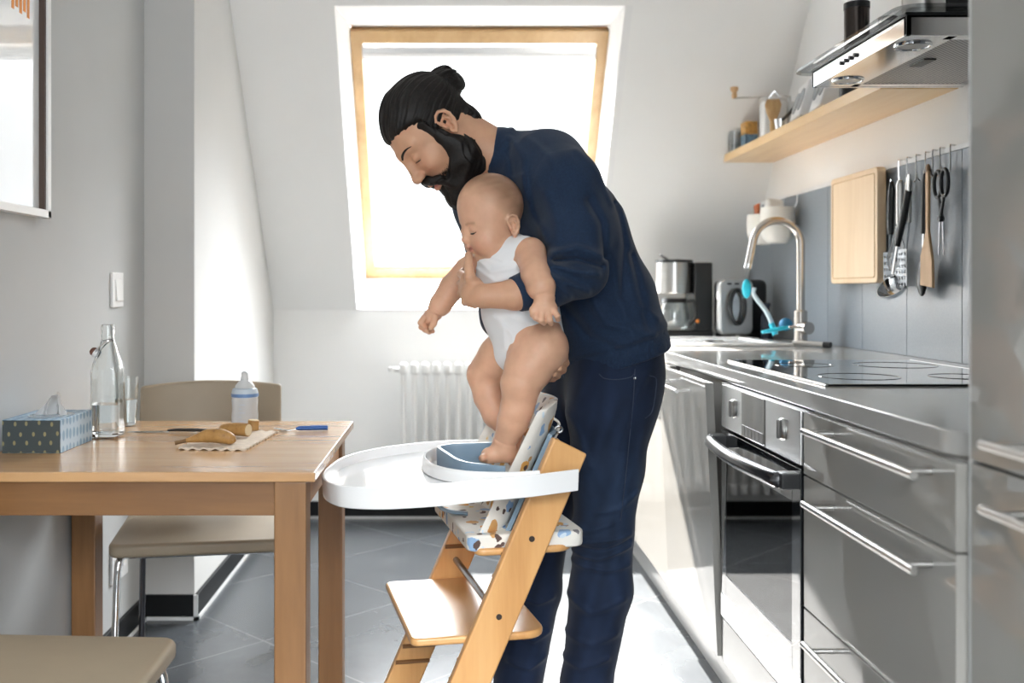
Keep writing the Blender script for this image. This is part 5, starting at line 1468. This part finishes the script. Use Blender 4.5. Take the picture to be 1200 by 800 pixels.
# eyebrows, lashes, nails
hair_m, nt, b = _new('black brown hair')
v = _coord(nt); n = _noise(nt, v, 90, 5, .7)
nt.links.new(_ramp(nt, n.outputs['Fac'], [(.35, (.0035, .003, .003)), (.7, (.015, .011, .009))]), b.inputs['Base Color'])
b.inputs['Roughness'].default_value = .5; b.inputs['Specular IOR Level'].default_value = .3
_bump(nt, b, n.outputs['Fac'], .4, .003)
def on_skin(f, L, pts, off=0):
    q = project(f, np.array([L(*a) for a in pts])); g = grad(f, q); return q + off * g / np.linalg.norm(g, axis=1)[:, None]
for s in (1, -1):
    q = on_skin(hd, L, [(.106, .030, s * .012), (.104, .037, s * .022), (.098, .041, s * .034), (.088, .041, s * .045), (.076, .037, s * .054)], .0005)
    mchild('eyebrow', MB().tube(smooth_path(q, 4), list(np.interp(np.linspace(0, 1, 17), [0, .3, .7, 1], [.0022, .0034, .0028, .0010])), 8, flat=.5), hair_m)
    q = on_skin(hd, L, [(.096, .0035, s * .021), (.095, .0015, s * .029), (.092, .0012, s * .037), (.086, .003, s * .045)], .0006)
    mchild('eyelash', MB().tube(smooth_path(q, 4), [.0008] * 3 + [.0014] * 7 + [.0009] * 3, 6), hair_m)
# hair: cap swept back to a bun
BN = (-.106, .045, 0.0)
hr = Field(MC, .34)
hr.add(E((-.008, .048, 0), (.106, .097, .0835)), 0)
hr.cut(lambda p: -(-.60 * (mloc(p)[:, 0] - .092) + .80 * (mloc(p)[:, 1] - .071) - .030 * np.clip(np.abs(mloc(p)[:, 2]) / .08, 0, 1) * (mloc(p)[:, 0] > .02)) * MS, .012)
for s in (): hr.add(K([(.036, .040, s * .0640), (.027, .012, s * .0650), (.022, -.016, s * .0640)], [.0130, .0105, .0100], .004), .010)
hr.add(E((-.074, -.036, 0), (.022, .042, .046)), .02)
hr.add(C_((-.085, .045, 0), BN, .036, .030), .015)
def strands(p):
    q = mloc(p); a = np.arctan2(q[:, 2], q[:, 1] - .01 + .25 * q[:, 0])
    n = vnoise(p, 55, 5)
    return .0012 * np.sin(a * 34 + 2.2 * n) + .0008 * np.sin(a * 71 + 3 * n) + .0012 * n
hr.disp(strands)
hr.sub(lambda p: hd(p) + .006, .002)
me = sdf_mesh('hair', hr, MC - .26, MC + .26, .0026)
hair_o = mchild('hair', me, hair_m)
bn = Field(L(*BN), .14)
bn.add(E(BN, (.038, .041, .042)), 0)
def bunw(p):
    q = mloc(p) - np.array(BN); a = np.arctan2(q[:, 2], q[:, 1]); rr = np.sqrt((q ** 2).sum(1))
    n = vnoise(p, 90, 8)
    return .0034 * np.sin(a * 5 + 95 * q[:, 0] + 1.6 * n) + .0030 * n + .0014 * np.sin(a * 17 + 160 * q[:, 0] + 3 * n)
bn.disp(bunw)
me = sdf_mesh('hair_bun', bn, L(*BN) - .07, L(*BN) + .07, .0022)
bun_o = obj('hair_bun', me, hair_m, hair_o)
rs = np.random.RandomState(4); st = MB()
for k in range(46):
    d = rs.normal(size=3); d[0] = -abs(d[0]) * .8; d /= np.linalg.norm(d)
    p0 = np.array(BN) + .034 * d; side = np.cross(d, rs.normal(size=3)); side /= np.linalg.norm(side)
    ln = rs.uniform(.008, .02)
    st.tube(smooth_path([L(*p0), L(*(p0 + d * ln * .6 + side * ln * .5)), L(*(p0 + d * ln * .7 + side * ln * 1.3))], 4), .00045, 4)
for (a, b_, c) in (((-.085, -.03, .03), (-.125, -.045, .035), (-.118, -.075, .03)), ((-.09, -.01, .02), (-.128, -.012, .02), (-.135, -.045, .02)), ((.07, .11, .03), (.06, .145, .02), (.02, .152, .0))):
    st.tube(smooth_path([L(*a), L(*b_), L(*c)], 8), .0005, 4)
obj('stray_hair', st, hair_m, hair_o)
# beard
bd = Field(MC, .34)
for s in (1, -1):
    bd.add(K([(.024, .046, s * .0650), (.021, .020, s * .0660), (.020, -.002, s * .0650), (.020, -.022, s * .0660)], [.0130, .0110, .0110, .0120], .006), .012)
    bd.add(K([(.020, -.010, s * .066), (.008, -.045, s * .061), (.022, -.082, s * .050), (.062, -.108, s * .028)], [.009, .019, .028, .028], .02), .018)
    bd.add(K([(.022, -.030, s * .064), (.048, -.068, s * .050), (.082, -.086, s * .028)], [.008, .013, .013], .012), .016)
    bd.add(K([(.112, -.044, s * .004), (.106, -.050, s * .018), (.092, -.066, s * .031), (.082, -.088, s * .030)], [.0085, .0095, .0095, .011], .006), .006)
    bd.add(K([(-.004, -.070, s * .048), (.010, -.112, s * .030)], [.024, .026], .02), .02)
bd.add(K([(.080, -.100, 0), (.088, -.128, 0), (.076, -.156, 0)], [.028, .029, .018], .02), .02)
bd.add(E((.094, -.092, 0), (.012, .009, .012)), .010)
bd.add(E((.104, -.046, 0), (.012, .010, .014)), .006)
bd.sub(E((.112, -.067, 0), (.018, .0070, .019)), .003)
def bstr(p):
    q = mloc(p); n = vnoise(p, 70, 11)
    a = q[:, 2] * 260 + q[:, 0] * 150
    return .0015 * np.sin(a + 3 * n) + .0012 * np.sin(a * 1.9 + 4 * n + q[:, 1] * 60) + .0014 * n
bd.disp(bstr)
bd.sub(lambda p: hd(p) + .008, .002)
me = sdf_mesh('beard', bd, MC - .28, MC + .28, .0024)
beard_o = mchild('beard', me, hair_m)
wh = MB(); rs = np.random.RandomState(9)
for k in range(420):
    # short hairs along the edge of the beard so that it fades into the skin
    t = rs.uniform(); s = 1 if rs.uniform() < .8 else -1
    base = np.array([np.interp(t, [0, .3, .6, 1], [.024, .026, .055, .09]), np.interp(t, [0, .3, .6, 1], [-.008, -.030, -.062, -.058]), s * np.interp(t, [0, .3, .6, 1], [.068, .066, .052, .030])])
    base += rs.normal(scale=.004, size=3)
    q = project(hd, L(*base)[None])[0]; g = grad(hd, q[None])[0]; g /= np.linalg.norm(g)
    dr = (L(.03, -.12, 0) - L(0, 0, 0)); dr = dr / np.linalg.norm(dr) + rs.normal(scale=.25, size=3)
    wh.tube([q - g * .0005, q + g * .0016 + dr * .004, q + g * .0018 + dr * .009], .0003, 3, caps=False)
obj('beard_edge', wh, hair_m, beard_o)

# sweater ------------------------------------------------------------
sw = Field()
sw.add(tchain([P(708, 455, 2.60), tA, tB, tC, tD], [.124, .133, .126, .136, .112]), 0)
sw.add(rc(P(640, 203, 2.50), shN, .106, .074), .04)
sw.add(rc(shF, tD, .074, .105), .04)
sw.add(rc(P(560, 232, 2.70), P(600, 195, 2.56), .060, .058), .04)
sw.add(chain([shN, P(676, 270, 2.375), elN], [.075, .070, .0625], .02), .025)
sw.add(chain([elN, P(640, 333, 2.312), P(606, 344.5, 2.294)], [.0615, .0525, .0415], .02), .012)
sw.add(chain([shF, elF, P(628, 415, 2.56)], [.072, .058, .044], .02), .02)
# collar band round the neck
ax = NB - L(-.032, -.045, 0); ax /= np.linalg.norm(ax)
sw.add(rc(P(588, 179, 2.545), P(632, 208, 2.55), .0635, .100), .03)
cc_ = P(584, 177.5, 2.545)
b1_ = np.cross(ax, [0, 1, 0]); b1_ /= np.linalg.norm(b1_); b2_ = np.cross(ax, b1_)
sw.add(chain([cc_ + .0625 * (math.cos(a) * b1_ + math.sin(a) * b2_) for a in np.linspace(0, 2 * PI, 25)], [.0065] * 25, .002), .008)
for (pts, Y, w, am) in (([(612, 205), (622, 245), (640, 285)], 2.36, .010, .006), ([(640, 225), (652, 262), (650, 296)], 2.33, .012, .005),
                        ([(648, 296), (676, 290), (704, 300)], 2.30, .009, .008), ([(646, 310), (672, 318), (700, 322)], 2.29, .008, .008), ([(650, 306), (676, 304), (706, 312)], 2.29, .006, -.008),
                        ([(640, 322), (662, 332), (690, 342)], 2.28, .008, .007), ([(628, 318), (650, 330), (668, 348)], 2.27, .007, .006), ([(618, 322), (630, 336), (636, 352)], 2.26, .007, .005),
                        ([(690, 235), (704, 262), (708, 300)], 2.34, .010, -.007), ([(716, 240), (726, 290), (722, 345)], 2.48, .012, -.008),
                        ([(735, 300), (742, 340), (752, 385)], 2.50, .010, -.006), ([(712, 300), (718, 350), (735, 395)], 2.47, .012, .006),
                        ([(690, 352), (706, 378), (760, 392)], 2.46, .010, .005), ([(664, 360), (690, 395), (720, 408)], 2.46, .010, -.005), ([(745, 360), (764, 372)], 2.5, .008, .004),
                        ([(600, 160), (612, 190), (610, 235)], 2.44, .008, .0045), ([(618, 158), (640, 185), (655, 225)], 2.40, .010, .004), ([(596, 175), (600, 205)], 2.45, .006, -.003),
                        ([(655, 372), (662, 405), (658, 430)], 2.47, .008, -.005), ([(672, 180), (696, 205), (715, 240)], 2.43, .010, .004)):
    sw.disp(seg_fold(pts, Y, w * 1.1, am * 1.7))
sw.disp(lambda p: .0016 * vnoise(p, 26, 21))
# hem: slightly gathered ribbed band, cut along the photo's slanting line
hA, hB = P(640, 457, 2.5), P(778, 410, 2.5)
hd_ = (hB - hA) / np.linalg.norm(hB - hA); hn = np.array([hd_[2], 0, -hd_[0]])          # points down
def below(p): return (p - hA) @ hn
sw.disp(lambda p: .009 * np.clip(1 - np.abs(below(p) + .022) / .030, 0, 1) * (np.abs(below(p) + .022) < .03) * 0 + .006 * np.clip((below(p) + .058) / .012, 0, 1) + .0007 * np.clip((below(p) + .056) / .01, 0, 1) * np.sin(p[:, 0] * 900 + p[:, 1] * 700))
sw.cut(lambda p: below(p), .006)
# cuffs
cN = P(603.5, 345, 2.294); dN = cN - elN; dN /= np.linalg.norm(dN)
sw.cut(lambda p: np.where(np.sqrt(((p - cN) ** 2).sum(1)) < .10, (p - cN) @ dN, -.05), .004)
cF = P(624, 412, 2.575); dF = wrF - elF; dF /= np.linalg.norm(dF)
sw.cut(lambda p: np.where(np.sqrt(((p - cF) ** 2).sum(1)) < .08, (p - cF) @ dF, -.05), .004)
knit = M('navy sweatshirt cloth', (.0105, .025, .058), .8, var=.16, scale=220, bump=.4, bscale=700, sheen=.10, spec=.3)
me = sdf_mesh('sweater', sw, (-.10, 2.16, .80), (.66, 2.92, 1.56), .0038)
sweater_o = mchild('sweater', me, knit)

# jeans ---------------------------------------------------------------
je = Field()
je.add(tchain([P(711, 410, 2.60), P(710, 445, 2.60)], [.122, .120]), 0)
je.add(chain([P(722, 440, 2.52), P(716, 480, 2.50), P(711, 545, 2.487), P(707, 620, 2.475), P(704, 690, 2.47), P(687, 800, 2.47), P(681, 846, 2.47)], [.106, .107, .089, .0705, .0735, .0605, .058], .02), .035)
je.add(chain([P(690, 440, 2.66), P(664, 500, 2.70), P(636, 610, 2.69), P(628, 690, 2.685), P(607, 795, 2.68)], [.106, .094, .0715, .064, .066], .02), .03)
rs = np.random.RandomState(12)
for (pts, Y, w, am) in (([(674, 640), (705, 634), (742, 628)], 2.40, .007, .005), ([(673, 652), (700, 655), (741, 642)], 2.40, .007, .006), ([(672, 664), (710, 668), (740, 664)], 2.40, .008, .005), ([(676, 646), (710, 646), (740, 636)], 2.40, .005, -.005),
                        ([(672, 618), (690, 622), (715, 612)], 2.41, .008, .004), ([(700, 600), (725, 596), (748, 580)], 2.41, .008, .004), ([(664, 700), (690, 715), (730, 700)], 2.42, .009, .004), ([(660, 745), (690, 752), (722, 742)], 2.42, .009, .004), ([(658, 775), (680, 780), (712, 770)], 2.42, .008, .004),
                        ([(655, 470), (675, 500), (690, 545)], 2.42, .010, .004), ([(650, 482), (668, 520), (676, 560)], 2.42, .008, -.004), ([(756, 440), (738, 470), (722, 520)], 2.42, .010, .003),
                        ([(612, 700), (630, 706), (648, 700)], 2.62, .008, .005), ([(604, 740), (625, 750), (644, 742)], 2.62, .008, .005), ([(596, 775), (620, 782), (640, 772)], 2.62, .008, .005)):
    je.disp(seg_fold(pts, Y, w, am * 1.3))
je.disp(lambda p: .0012 * vnoise(p, 38, 31))
je.disp(seg_fold([(742, 425), (738, 470), (733, 540), (727, 620)], 2.43, .0035, -.0018))
je.cut(lambda p: .05 - p[:, 2], .004)
def jean_col(p):
    c = np.tile(np.array([.0085, .017, .042]), (len(p), 1))
    knee = np.exp(-((p[:, 2] - .62) / .16) ** 2) * np.clip((2.52 - p[:, 1]) / .08, 0, 1)
    c = mixc(c, (.022, .042, .085), .55 * knee)
    return c * (1 + .25 * vnoise(p * np.array([1, 1, .25]), 150, 41))[:, None].clip(.4, 1.6)
denim = attr_mat('dark denim', .8, 0, .3, 900, sheen=.1, spec=.2)
me = sdf_mesh('jeans', je, (.10, 2.28, .02), (.66, 2.90, 1.10), .0040, jean_col)
jeans_o = mchild('jeans', me, denim)
stitch = M('jeans stitching', (.030, .042, .072), .8)
def on_jeans(px, Y=2.40):
    pts = np.array([P(a, b_, Y) for a, b_ in px]); return pts
def ray_hit(f, px, py, y0=2.2, y1=2.7):
    Y = y0
    for _ in range(80):
        d = float(f(P(px, py, Y)[None])[0])
        if d < .0004 or Y > y1: break
        Y += max(d * .7, .0006)
    return P(px, py, Y)
q = [ray_hit(je, a, b_) - np.array([0, .0008, 0]) for a, b_ in ((702, 438), (708, 443), (722, 444.5), (738, 442), (743, 438))]
obj('front_pocket_seam', MB().tube(smooth_path(q, 5), .0012, 6), stitch, jeans_o, label='stitched edge of the front pocket')
q = ray_hit(je, 744, 443); obj('rivet', MB().ball(q - np.array([0, .001, 0]), .0042, (1, .5, 1)), chrome, jeans_o)
q = [ray_hit(je, a, b_) - np.array([0, .0008, 0]) for a, b_ in ((744, 432), (742, 470), (738, 510), (733, 560), (727, 610))]
obj('side_seam', MB().tube(smooth_path(q, 5), .0011, 6), stitch, jeans_o)
q = [ray_hit(je, a, b_) - np.array([0, .0008, 0]) for a, b_ in ((761, 440), (769, 444), (768, 462), (764, 482), (756, 490))]
obj('back_pocket_seam', MB().tube(smooth_path(q, 5), .0014, 6), stitch, jeans_o)
sock = M('dark sock', (.03, .03, .035), .9)
for a in (anN, anF):
    f = Field(); f.add(chain([np.array([a[0], a[1], .09]), np.array([a[0] - .02, a[1], .047]), np.array([a[0] - .17, a[1] - .02, .032])], [.0405, .043, .029], .02), 0)
    f.cut(lambda p: .002 - p[:, 2], .003)
    mchild('sock', sdf_mesh('sock', f, np.array([a[0] - .23, a[1] - .08, -.02]), np.array([a[0] + .07, a[1] + .07, .16]), .006), sock)

# ================================================================== the baby
BS = 1.0; BC = P(584, 267, 2.405)
bL, bR, bloc = headframe(BC, BS, 16, 22)
E, C_, K = skin_tools(bL, bR, BS)
bh = Field(BC, .24)
bh.add(E((.006, .055, 0), (.0805, .0775, .0705)), 0)
bh.add(E((.036, -.004, 0), (.050, .054, .055)), .03)
for s in (1, -1):
    bh.add(E((.050, -.026, s * .028), (.030, .029, .029)), .018)
    bh.add(E((.034, -.040, s * .026), (.026, .024, .026)), .018)
    bh.sub(E((.0905, .016, s * .026), (.014, .0105, .015)), .012)
    bh.add(E((.0715, .0135, s * .027), (.0120, .0105, .0125)), .004)
    bh.sub(C_((.0835, .0075, s * .0195), (.0755, .0085, s * .0385), .0009, .0007), .003)
bh.add(E((.058, -.052, 0), (.019, .014, .018)), .014)
bh.add(C_((.080, .022, 0), (.0875, -.003, 0), .006, .0075), .012)
bh.add(E((.0895, -.0055, 0), (.0088, .0078, .0090)), .006)
for s in (1, -1): bh.add(E((.0835, -.0085, s * .0078), (.0068, .0055, .0052)), .004)
bh.add(K([(.076, -.024, -.012), (.0855, -.0215, 0), (.076, -.024, .012)], [.0035, .0058, .0035], .003), .005)
bh.add(K([(.073, -.034, -.011), (.081, -.0345, 0), (.073, -.034, .011)], [.0035, .0056, .0035], .003), .005)
bh.sub(K([(.075, -.0288, -.015), (.086, -.0280, 0), (.075, -.0288, .015)], [.0012, .0022, .0012], .002), .003)
for s in (1, -1): ear_field(E, K, bh, s, (-.006, -.003, .0615), .80, .20)
baby = Field(); baby.add(bh, 0)
nk = P(598, 305, 2.405)
baby.add(rc(bL(-.004, -.030, 0), nk, .040, .042), .02)
ch, be, pv = P(600, 322, 2.405), P(609, 362, 2.405), P(620, 397, 2.415)
bt_ = Field(); bt_.add(chain([P(601, 312, 2.405), ch, be, pv], [.062, .072, .080, .080], .03), 0)
shb, shf = P(622, 296, 2.335), P(572, 300, 2.472)
bt_.add(rc(shb, nk, .032, .040), .03).add(rc(shf, nk, .032, .040), .03)
baby.add(bt_, .02)
# near arm, soft with creases at elbow and wrist
baby.add(chain([shb, P(628, 322, 2.272), P(634, 336, 2.250), P(638, 347, 2.242)], [.0335, .0330, .0320, .0235], .006), .012)
hb_ = Field(P(639, 362, 2.236), .10)
hb_.add(chain([P(638, 348, 2.245), P(639, 360, 2.236)], [.0215, .0185], .01), 0)
hb_.add(chain([P(632, 361, 2.236), P(647, 361, 2.238)], [.0135, .0125], .01), .01)
for (a, b_, c, d) in (((630, 365), (628, 372), (632, 375), .0072), ((636, 367), (634, 375), (637.5, 378.5), .0074), ((643, 366.5), (644, 375), (646, 379), .0074), ((649.5, 363.5), (653, 370), (654, 374.5), .0066)):
    hb_.add(chain([P(*a, 2.226), P(*b_, 2.220), P(*c, 2.228)], [d, d * .97, d * .82], .002), .004)
hb_.add(chain([P(630, 356, 2.236), P(624.5, 363, 2.228), P(624.5, 369, 2.228)], [.010, .0078, .0066], .003), .006)
baby.add(hb_, .006)
# far arm reaching out
baby.add(chain([shf, P(548, 318, 2.492), P(530, 337, 2.50), P(516, 357, 2.492), P(510, 365, 2.488)], [.034, .0345, .0315, .0275, .0200], .006), .012)
hf_ = Field(P(503, 376, 2.485), .10)
hf_.add(chain([P(511, 364, 2.488), P(504, 372, 2.485)], [.0205, .0185], .01), 0)
for (a, b_, c, d) in (((497, 372, 2.470), (493, 378, 2.466), (498, 383, 2.472), .0072), ((498, 376, 2.480), (494, 383, 2.478), (500, 387, 2.482), .0074), ((501, 379, 2.490), (498, 386, 2.490), (503, 389, 2.490), .0072), ((506, 380, 2.498), (504, 386, 2.498), (507, 388, 2.495), .0064)):
    hf_.add(chain([P(*a), P(*b_), P(*c)], [d, d, d * .85], .002), .004)
hf_.add(chain([P(510, 371, 2.468), P(508, 379, 2.462), P(505, 384, 2.464)], [.0095, .0078, .0068], .003), .006)
baby.add(hf_, .006)
# legs
baby.add(chain([P(628, 399, 2.375), P(634, 408, 2.352), P(620, 430, 2.340), P(610, 449, 2.332)], [.062, .062, .055, .0465], .01), .02)
baby.add(chain([P(611, 451, 2.334), P(606, 478, 2.342), P(601, 494, 2.352), P(590, 521, 2.368)], [.0445, .0385, .0365, .0245], .006), .008)
baby.add(chain([P(605, 400, 2.440), P(586, 418, 2.468), P(568, 438, 2.494)], [.060, .052, .0435], .01), .02)
baby.add(chain([P(568, 440, 2.494), P(573, 464, 2.482), P(582, 485, 2.470), P(602, 509, 2.452)], [.042, .0375, .0345, .0245], .006), .008)
# feet
def foot(F_, an, heel, ball, toes, r):
    F_.add(chain([an, heel], [.023, .0215], .01), .012); F_.add(chain([heel, ball], [.021, .0190], .01), .012)
    for tpos, rr in toes: F_.add(chain([ball * .55 + np.asarray(tpos) * .45, tpos], [rr * 1.1, rr], .002), .005)
b0 = P(573, 533.5, 2.362)
foot(baby, P(590, 521, 2.368), P(594, 530, 2.372), b0, [(P(566, 536, 2.340), .0085), (P(564.5, 537, 2.352), .0072), (P(565, 538, 2.362), .0068), (P(566.5, 538.5, 2.371), .0064), (P(569, 539, 2.380), .006)], .02)
b0 = P(602, 535, 2.432)
foot(baby, P(602, 509, 2.452), P(607, 517, 2.452), b0, [(P(599, 541, 2.414), .0085), (P(600, 542, 2.424), .0072), (P(601, 543, 2.433), .0068), (P(603, 543, 2.442), .0064), (P(606, 543, 2.45), .006)], .02)
crease = M('unused', (1, 1, 1))
bpy.data.materials.remove(crease)
def ring_crease(c, d, r, w, am):
    d = d / np.linalg.norm(d)
    def f(p):
        q = p - c; t = q @ d; rad = np.sqrt(np.maximum((q * q).sum(1) - t * t, 0))
        return am * np.exp(-(t / w) ** 2) * (rad < r)
    return f
baby.disp(ring_crease(P(509, 366, 2.488), P(505, 373, 2.488) - P(512, 360, 2.488), .035, .0022, .0022))
baby.disp(ring_crease(P(638, 348.5, 2.245), P(639, 356, 2.24) - P(637, 342, 2.25), .032, .0022, .002))
baby.disp(ring_crease(P(592, 516, 2.366), P(588, 528, 2.37) - P(596, 505, 2.36), .034, .0022, .0018))
def baby_col(p):
    q = bloc(p); c = np.tile(np.array([.71, .42, .28]), (len(p), 1))
    c *= (1 + .035 * vnoise(p, 70, 3))[:, None]
    inhead = (np.sqrt(((p - BC) ** 2).sum(1)) < .16)
    lip = np.exp(-(((q[:, 0] - .083) / .009) ** 2 + ((q[:, 1] + .028) / .010) ** 2 + (q[:, 2] / .014) ** 2) ** 2)
    c = mixc(c, (.58, .22, .18), lip * .8)
    ck = np.exp(-(((q[:, 0] - .07) / .03) ** 2 + ((q[:, 1] + .022) / .022) ** 2 + ((np.abs(q[:, 2]) - .036) / .022) ** 2))
    c = mixc(c, (.68, .33, .23), ck * .45)
    # fine light brown baby hair over crown and back of the head
    st_ = .5 + .35 * vnoise(q * np.array([.35, 1, 1]), 210, 6) + .25 * vnoise(p, 60, 16)
    hz = np.clip((-.78 * (q[:, 0] - .035) + .62 * (q[:, 1] - .055)) / .045, 0, 1) * inhead * np.clip((q[:, 1] + .03) / .03, 0, 1)
    c = mixc(c, (.23, .125, .07), hz * (.62 + .28 * st_).clip(0, 1))
    br = np.exp(-(((q[:, 1] - .030 + .10 * np.abs(np.abs(q[:, 2]) - .024)) / .0030) ** 2)) * (np.abs(np.abs(q[:, 2]) - .026) < .014) * (q[:, 0] > .05) * inhead
    return mixc(c, (.42, .25, .16), br * .55)
bskin = attr_mat('baby skin', .42, .15, .06, 500)
me = sdf_mesh('person', baby, (-.16, 2.18, .62), (.34, 2.60, 1.46), .0026, baby_col)
bo = single('person', me, bskin, 'baby in a sleeveless white bodysuit held over the high chair', 'person')
lash = M('baby lash', (.05, .028, .02), .6)
for s in (1, -1):
    q = on_skin(bh, bL, [(.083, .0065, s * .0195), (.0825, .0050, s * .026), (.080, .0050, s * .032), (.0745, .0075, s * .0385)], .0004)
    obj('eyelash', MB().tube(smooth_path(q, 4), [.0009] * 3 + [.0020] * 7 + [.0009] * 3, 6), lash, bo)
# bodysuit
su = Field()
su.add(chain([P(597, 304, 2.405), P(600, 313, 2.405), ch, be, pv], [.0600, .0690, .0775, .0848, .0850], .03), 0)
su.add(rc(P(617, 291, 2.345), nk, .028, .036), .03).add(rc(P(577, 296, 2.465), nk, .028, .036), .03)
su.add(rc(P(612, 404, 2.41), P(600, 417, 2.41), .060, .034), .03)
su.sub(lambda p: ell(bL(.010, -.035, 0), np.array([.038, .022, .044]), bR)(p), .008)
su.sub(chain([P(628, 296, 2.325), P(632, 322, 2.27), P(640, 345, 2.24)], [.034, .0360, .036], .01), .012)
su.sub(chain([P(566, 302, 2.490), P(548, 318, 2.50), P(530, 340, 2.50)], [.034, .0360, .036], .01), .006)
def leghole(a, b_):
    n = (b_ - a) / np.linalg.norm(b_ - a)
    return lambda p: np.where((p - a) @ n > -.10, (p - a) @ n, -.1)
su.sub(chain([P(637, 419, 2.335), P(622, 437, 2.33), P(606, 456, 2.32)], [.0585, .060, .056], .01), .004)
su.sub(chain([P(582, 424, 2.475), P(564, 442, 2.50)], [.0535, .050], .01), .004)
for (pts, Y, w, am) in (([(558, 300), (575, 318), (604, 314)], 2.33, .006, .004), ([(556, 312), (580, 330), (606, 322)], 2.33, .006, .004), ([(566, 298), (590, 310), (612, 300)], 2.33, .005, -.003),
                        ([(585, 375), (600, 392), (604, 412)], 2.33, .006, .004), ([(600, 372), (625, 380), (652, 378)], 2.32, .007, .003), ([(578, 370), (590, 386), (592, 408)], 2.34, .006, .003)):
    su.disp(seg_fold(pts, Y, w, am))
su.disp(lambda p: .0010 * vnoise(p, 60, 51))
cotton = M('white cotton jersey', (.80, .81, .82), .85, var=.02, bump=.25, bscale=800, sheen=.1)
me = sdf_mesh('bodysuit', su, (.0, 2.24, .86), (.34, 2.56, 1.28), .0026)
obj('bodysuit', me, cotton, bo)
# ------------------------------------------------------------------ camera and light
cam = bpy.data.cameras.new('camera'); co = bpy.data.objects.new('camera', cam); COL.objects.link(co)
co.location = (0, 0, EYE); co.rotation_euler = (PI / 2, 0, 0)
cam.lens = F / 1200 * 36; cam.sensor_width = 36; cam.sensor_fit = 'HORIZONTAL'
cam.shift_x = (600 - CX) / 1200; cam.shift_y = -(400 - CY) / 1200
cam.dof.use_dof = True; cam.dof.focus_distance = 2.40; cam.dof.aperture_fstop = 2.8
cam.clip_start = .05
SC.camera = co
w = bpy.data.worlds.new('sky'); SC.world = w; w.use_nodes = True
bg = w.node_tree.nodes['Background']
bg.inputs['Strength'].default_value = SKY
wn = w.node_tree
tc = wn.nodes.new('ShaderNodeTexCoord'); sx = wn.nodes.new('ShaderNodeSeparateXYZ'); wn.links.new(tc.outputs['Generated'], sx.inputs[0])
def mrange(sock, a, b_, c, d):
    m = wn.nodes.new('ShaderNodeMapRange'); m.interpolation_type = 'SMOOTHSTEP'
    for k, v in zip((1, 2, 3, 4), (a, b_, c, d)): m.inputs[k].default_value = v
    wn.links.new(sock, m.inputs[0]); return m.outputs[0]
# pale horizon, bright high sky round the sun, extra brightness added behind the camera as front fill
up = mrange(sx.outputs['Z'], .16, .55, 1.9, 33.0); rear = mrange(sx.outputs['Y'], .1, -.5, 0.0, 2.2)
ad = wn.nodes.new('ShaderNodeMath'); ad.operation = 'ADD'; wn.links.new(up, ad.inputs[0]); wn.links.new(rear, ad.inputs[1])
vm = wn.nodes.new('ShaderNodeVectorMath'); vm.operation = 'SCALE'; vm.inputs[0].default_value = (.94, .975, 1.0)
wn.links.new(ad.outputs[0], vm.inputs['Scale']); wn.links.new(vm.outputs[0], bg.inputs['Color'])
sun = bpy.data.lights.new('sun', 'SUN'); sun.energy = SUN; sun.angle = math.radians(1.0); sun.color = (1, .95, .88)
so = bpy.data.objects.new('sun', sun); COL.objects.link(so)
so.rotation_euler = Vector((.53, -1.65, -1.73)).to_track_quat('-Z', 'Y').to_euler()
def portal(name, c, n, sx, sy):
    l = bpy.data.lights.new(name, 'AREA'); l.shape = 'RECTANGLE'; l.size = sx; l.size_y = sy; l.cycles.is_portal = True
    o = bpy.data.objects.new(name, l); COL.objects.link(o); o.location = c; o.rotation_euler = Vector(n).to_track_quat('-Z', 'Y').to_euler()
portal('skylight_portal', fr((FX0 + FX1) / 2, .5, .09), -Vector(n_perp), 1.2, 1.42)
portal('rear_portal', ((RX0 + RX1) / 2, YR - .02, (RZ0 + RZ1) / 2), (0, 1, 0), RX1 - RX0, RZ1 - RZ0)
SC.view_settings.view_transform = 'Standard'; SC.view_settings.look = 'None'
SC.view_settings.exposure = EXPO; SC.view_settings.gamma = 1; SC.view_settings.use_curve_mapping = False
cy = SC.cycles; cy.use_denoising = True; cy.denoiser = 'OPENIMAGEDENOISE'
cy.max_bounces = 10; cy.diffuse_bounces = 6; cy.glossy_bounces = 5; cy.transmission_bounces = 10; cy.transparent_max_bounces = 12
cy.caustics_reflective = False; cy.caustics_refractive = False; cy.sample_clamp_indirect = 6; cy.blur_glossy = .5
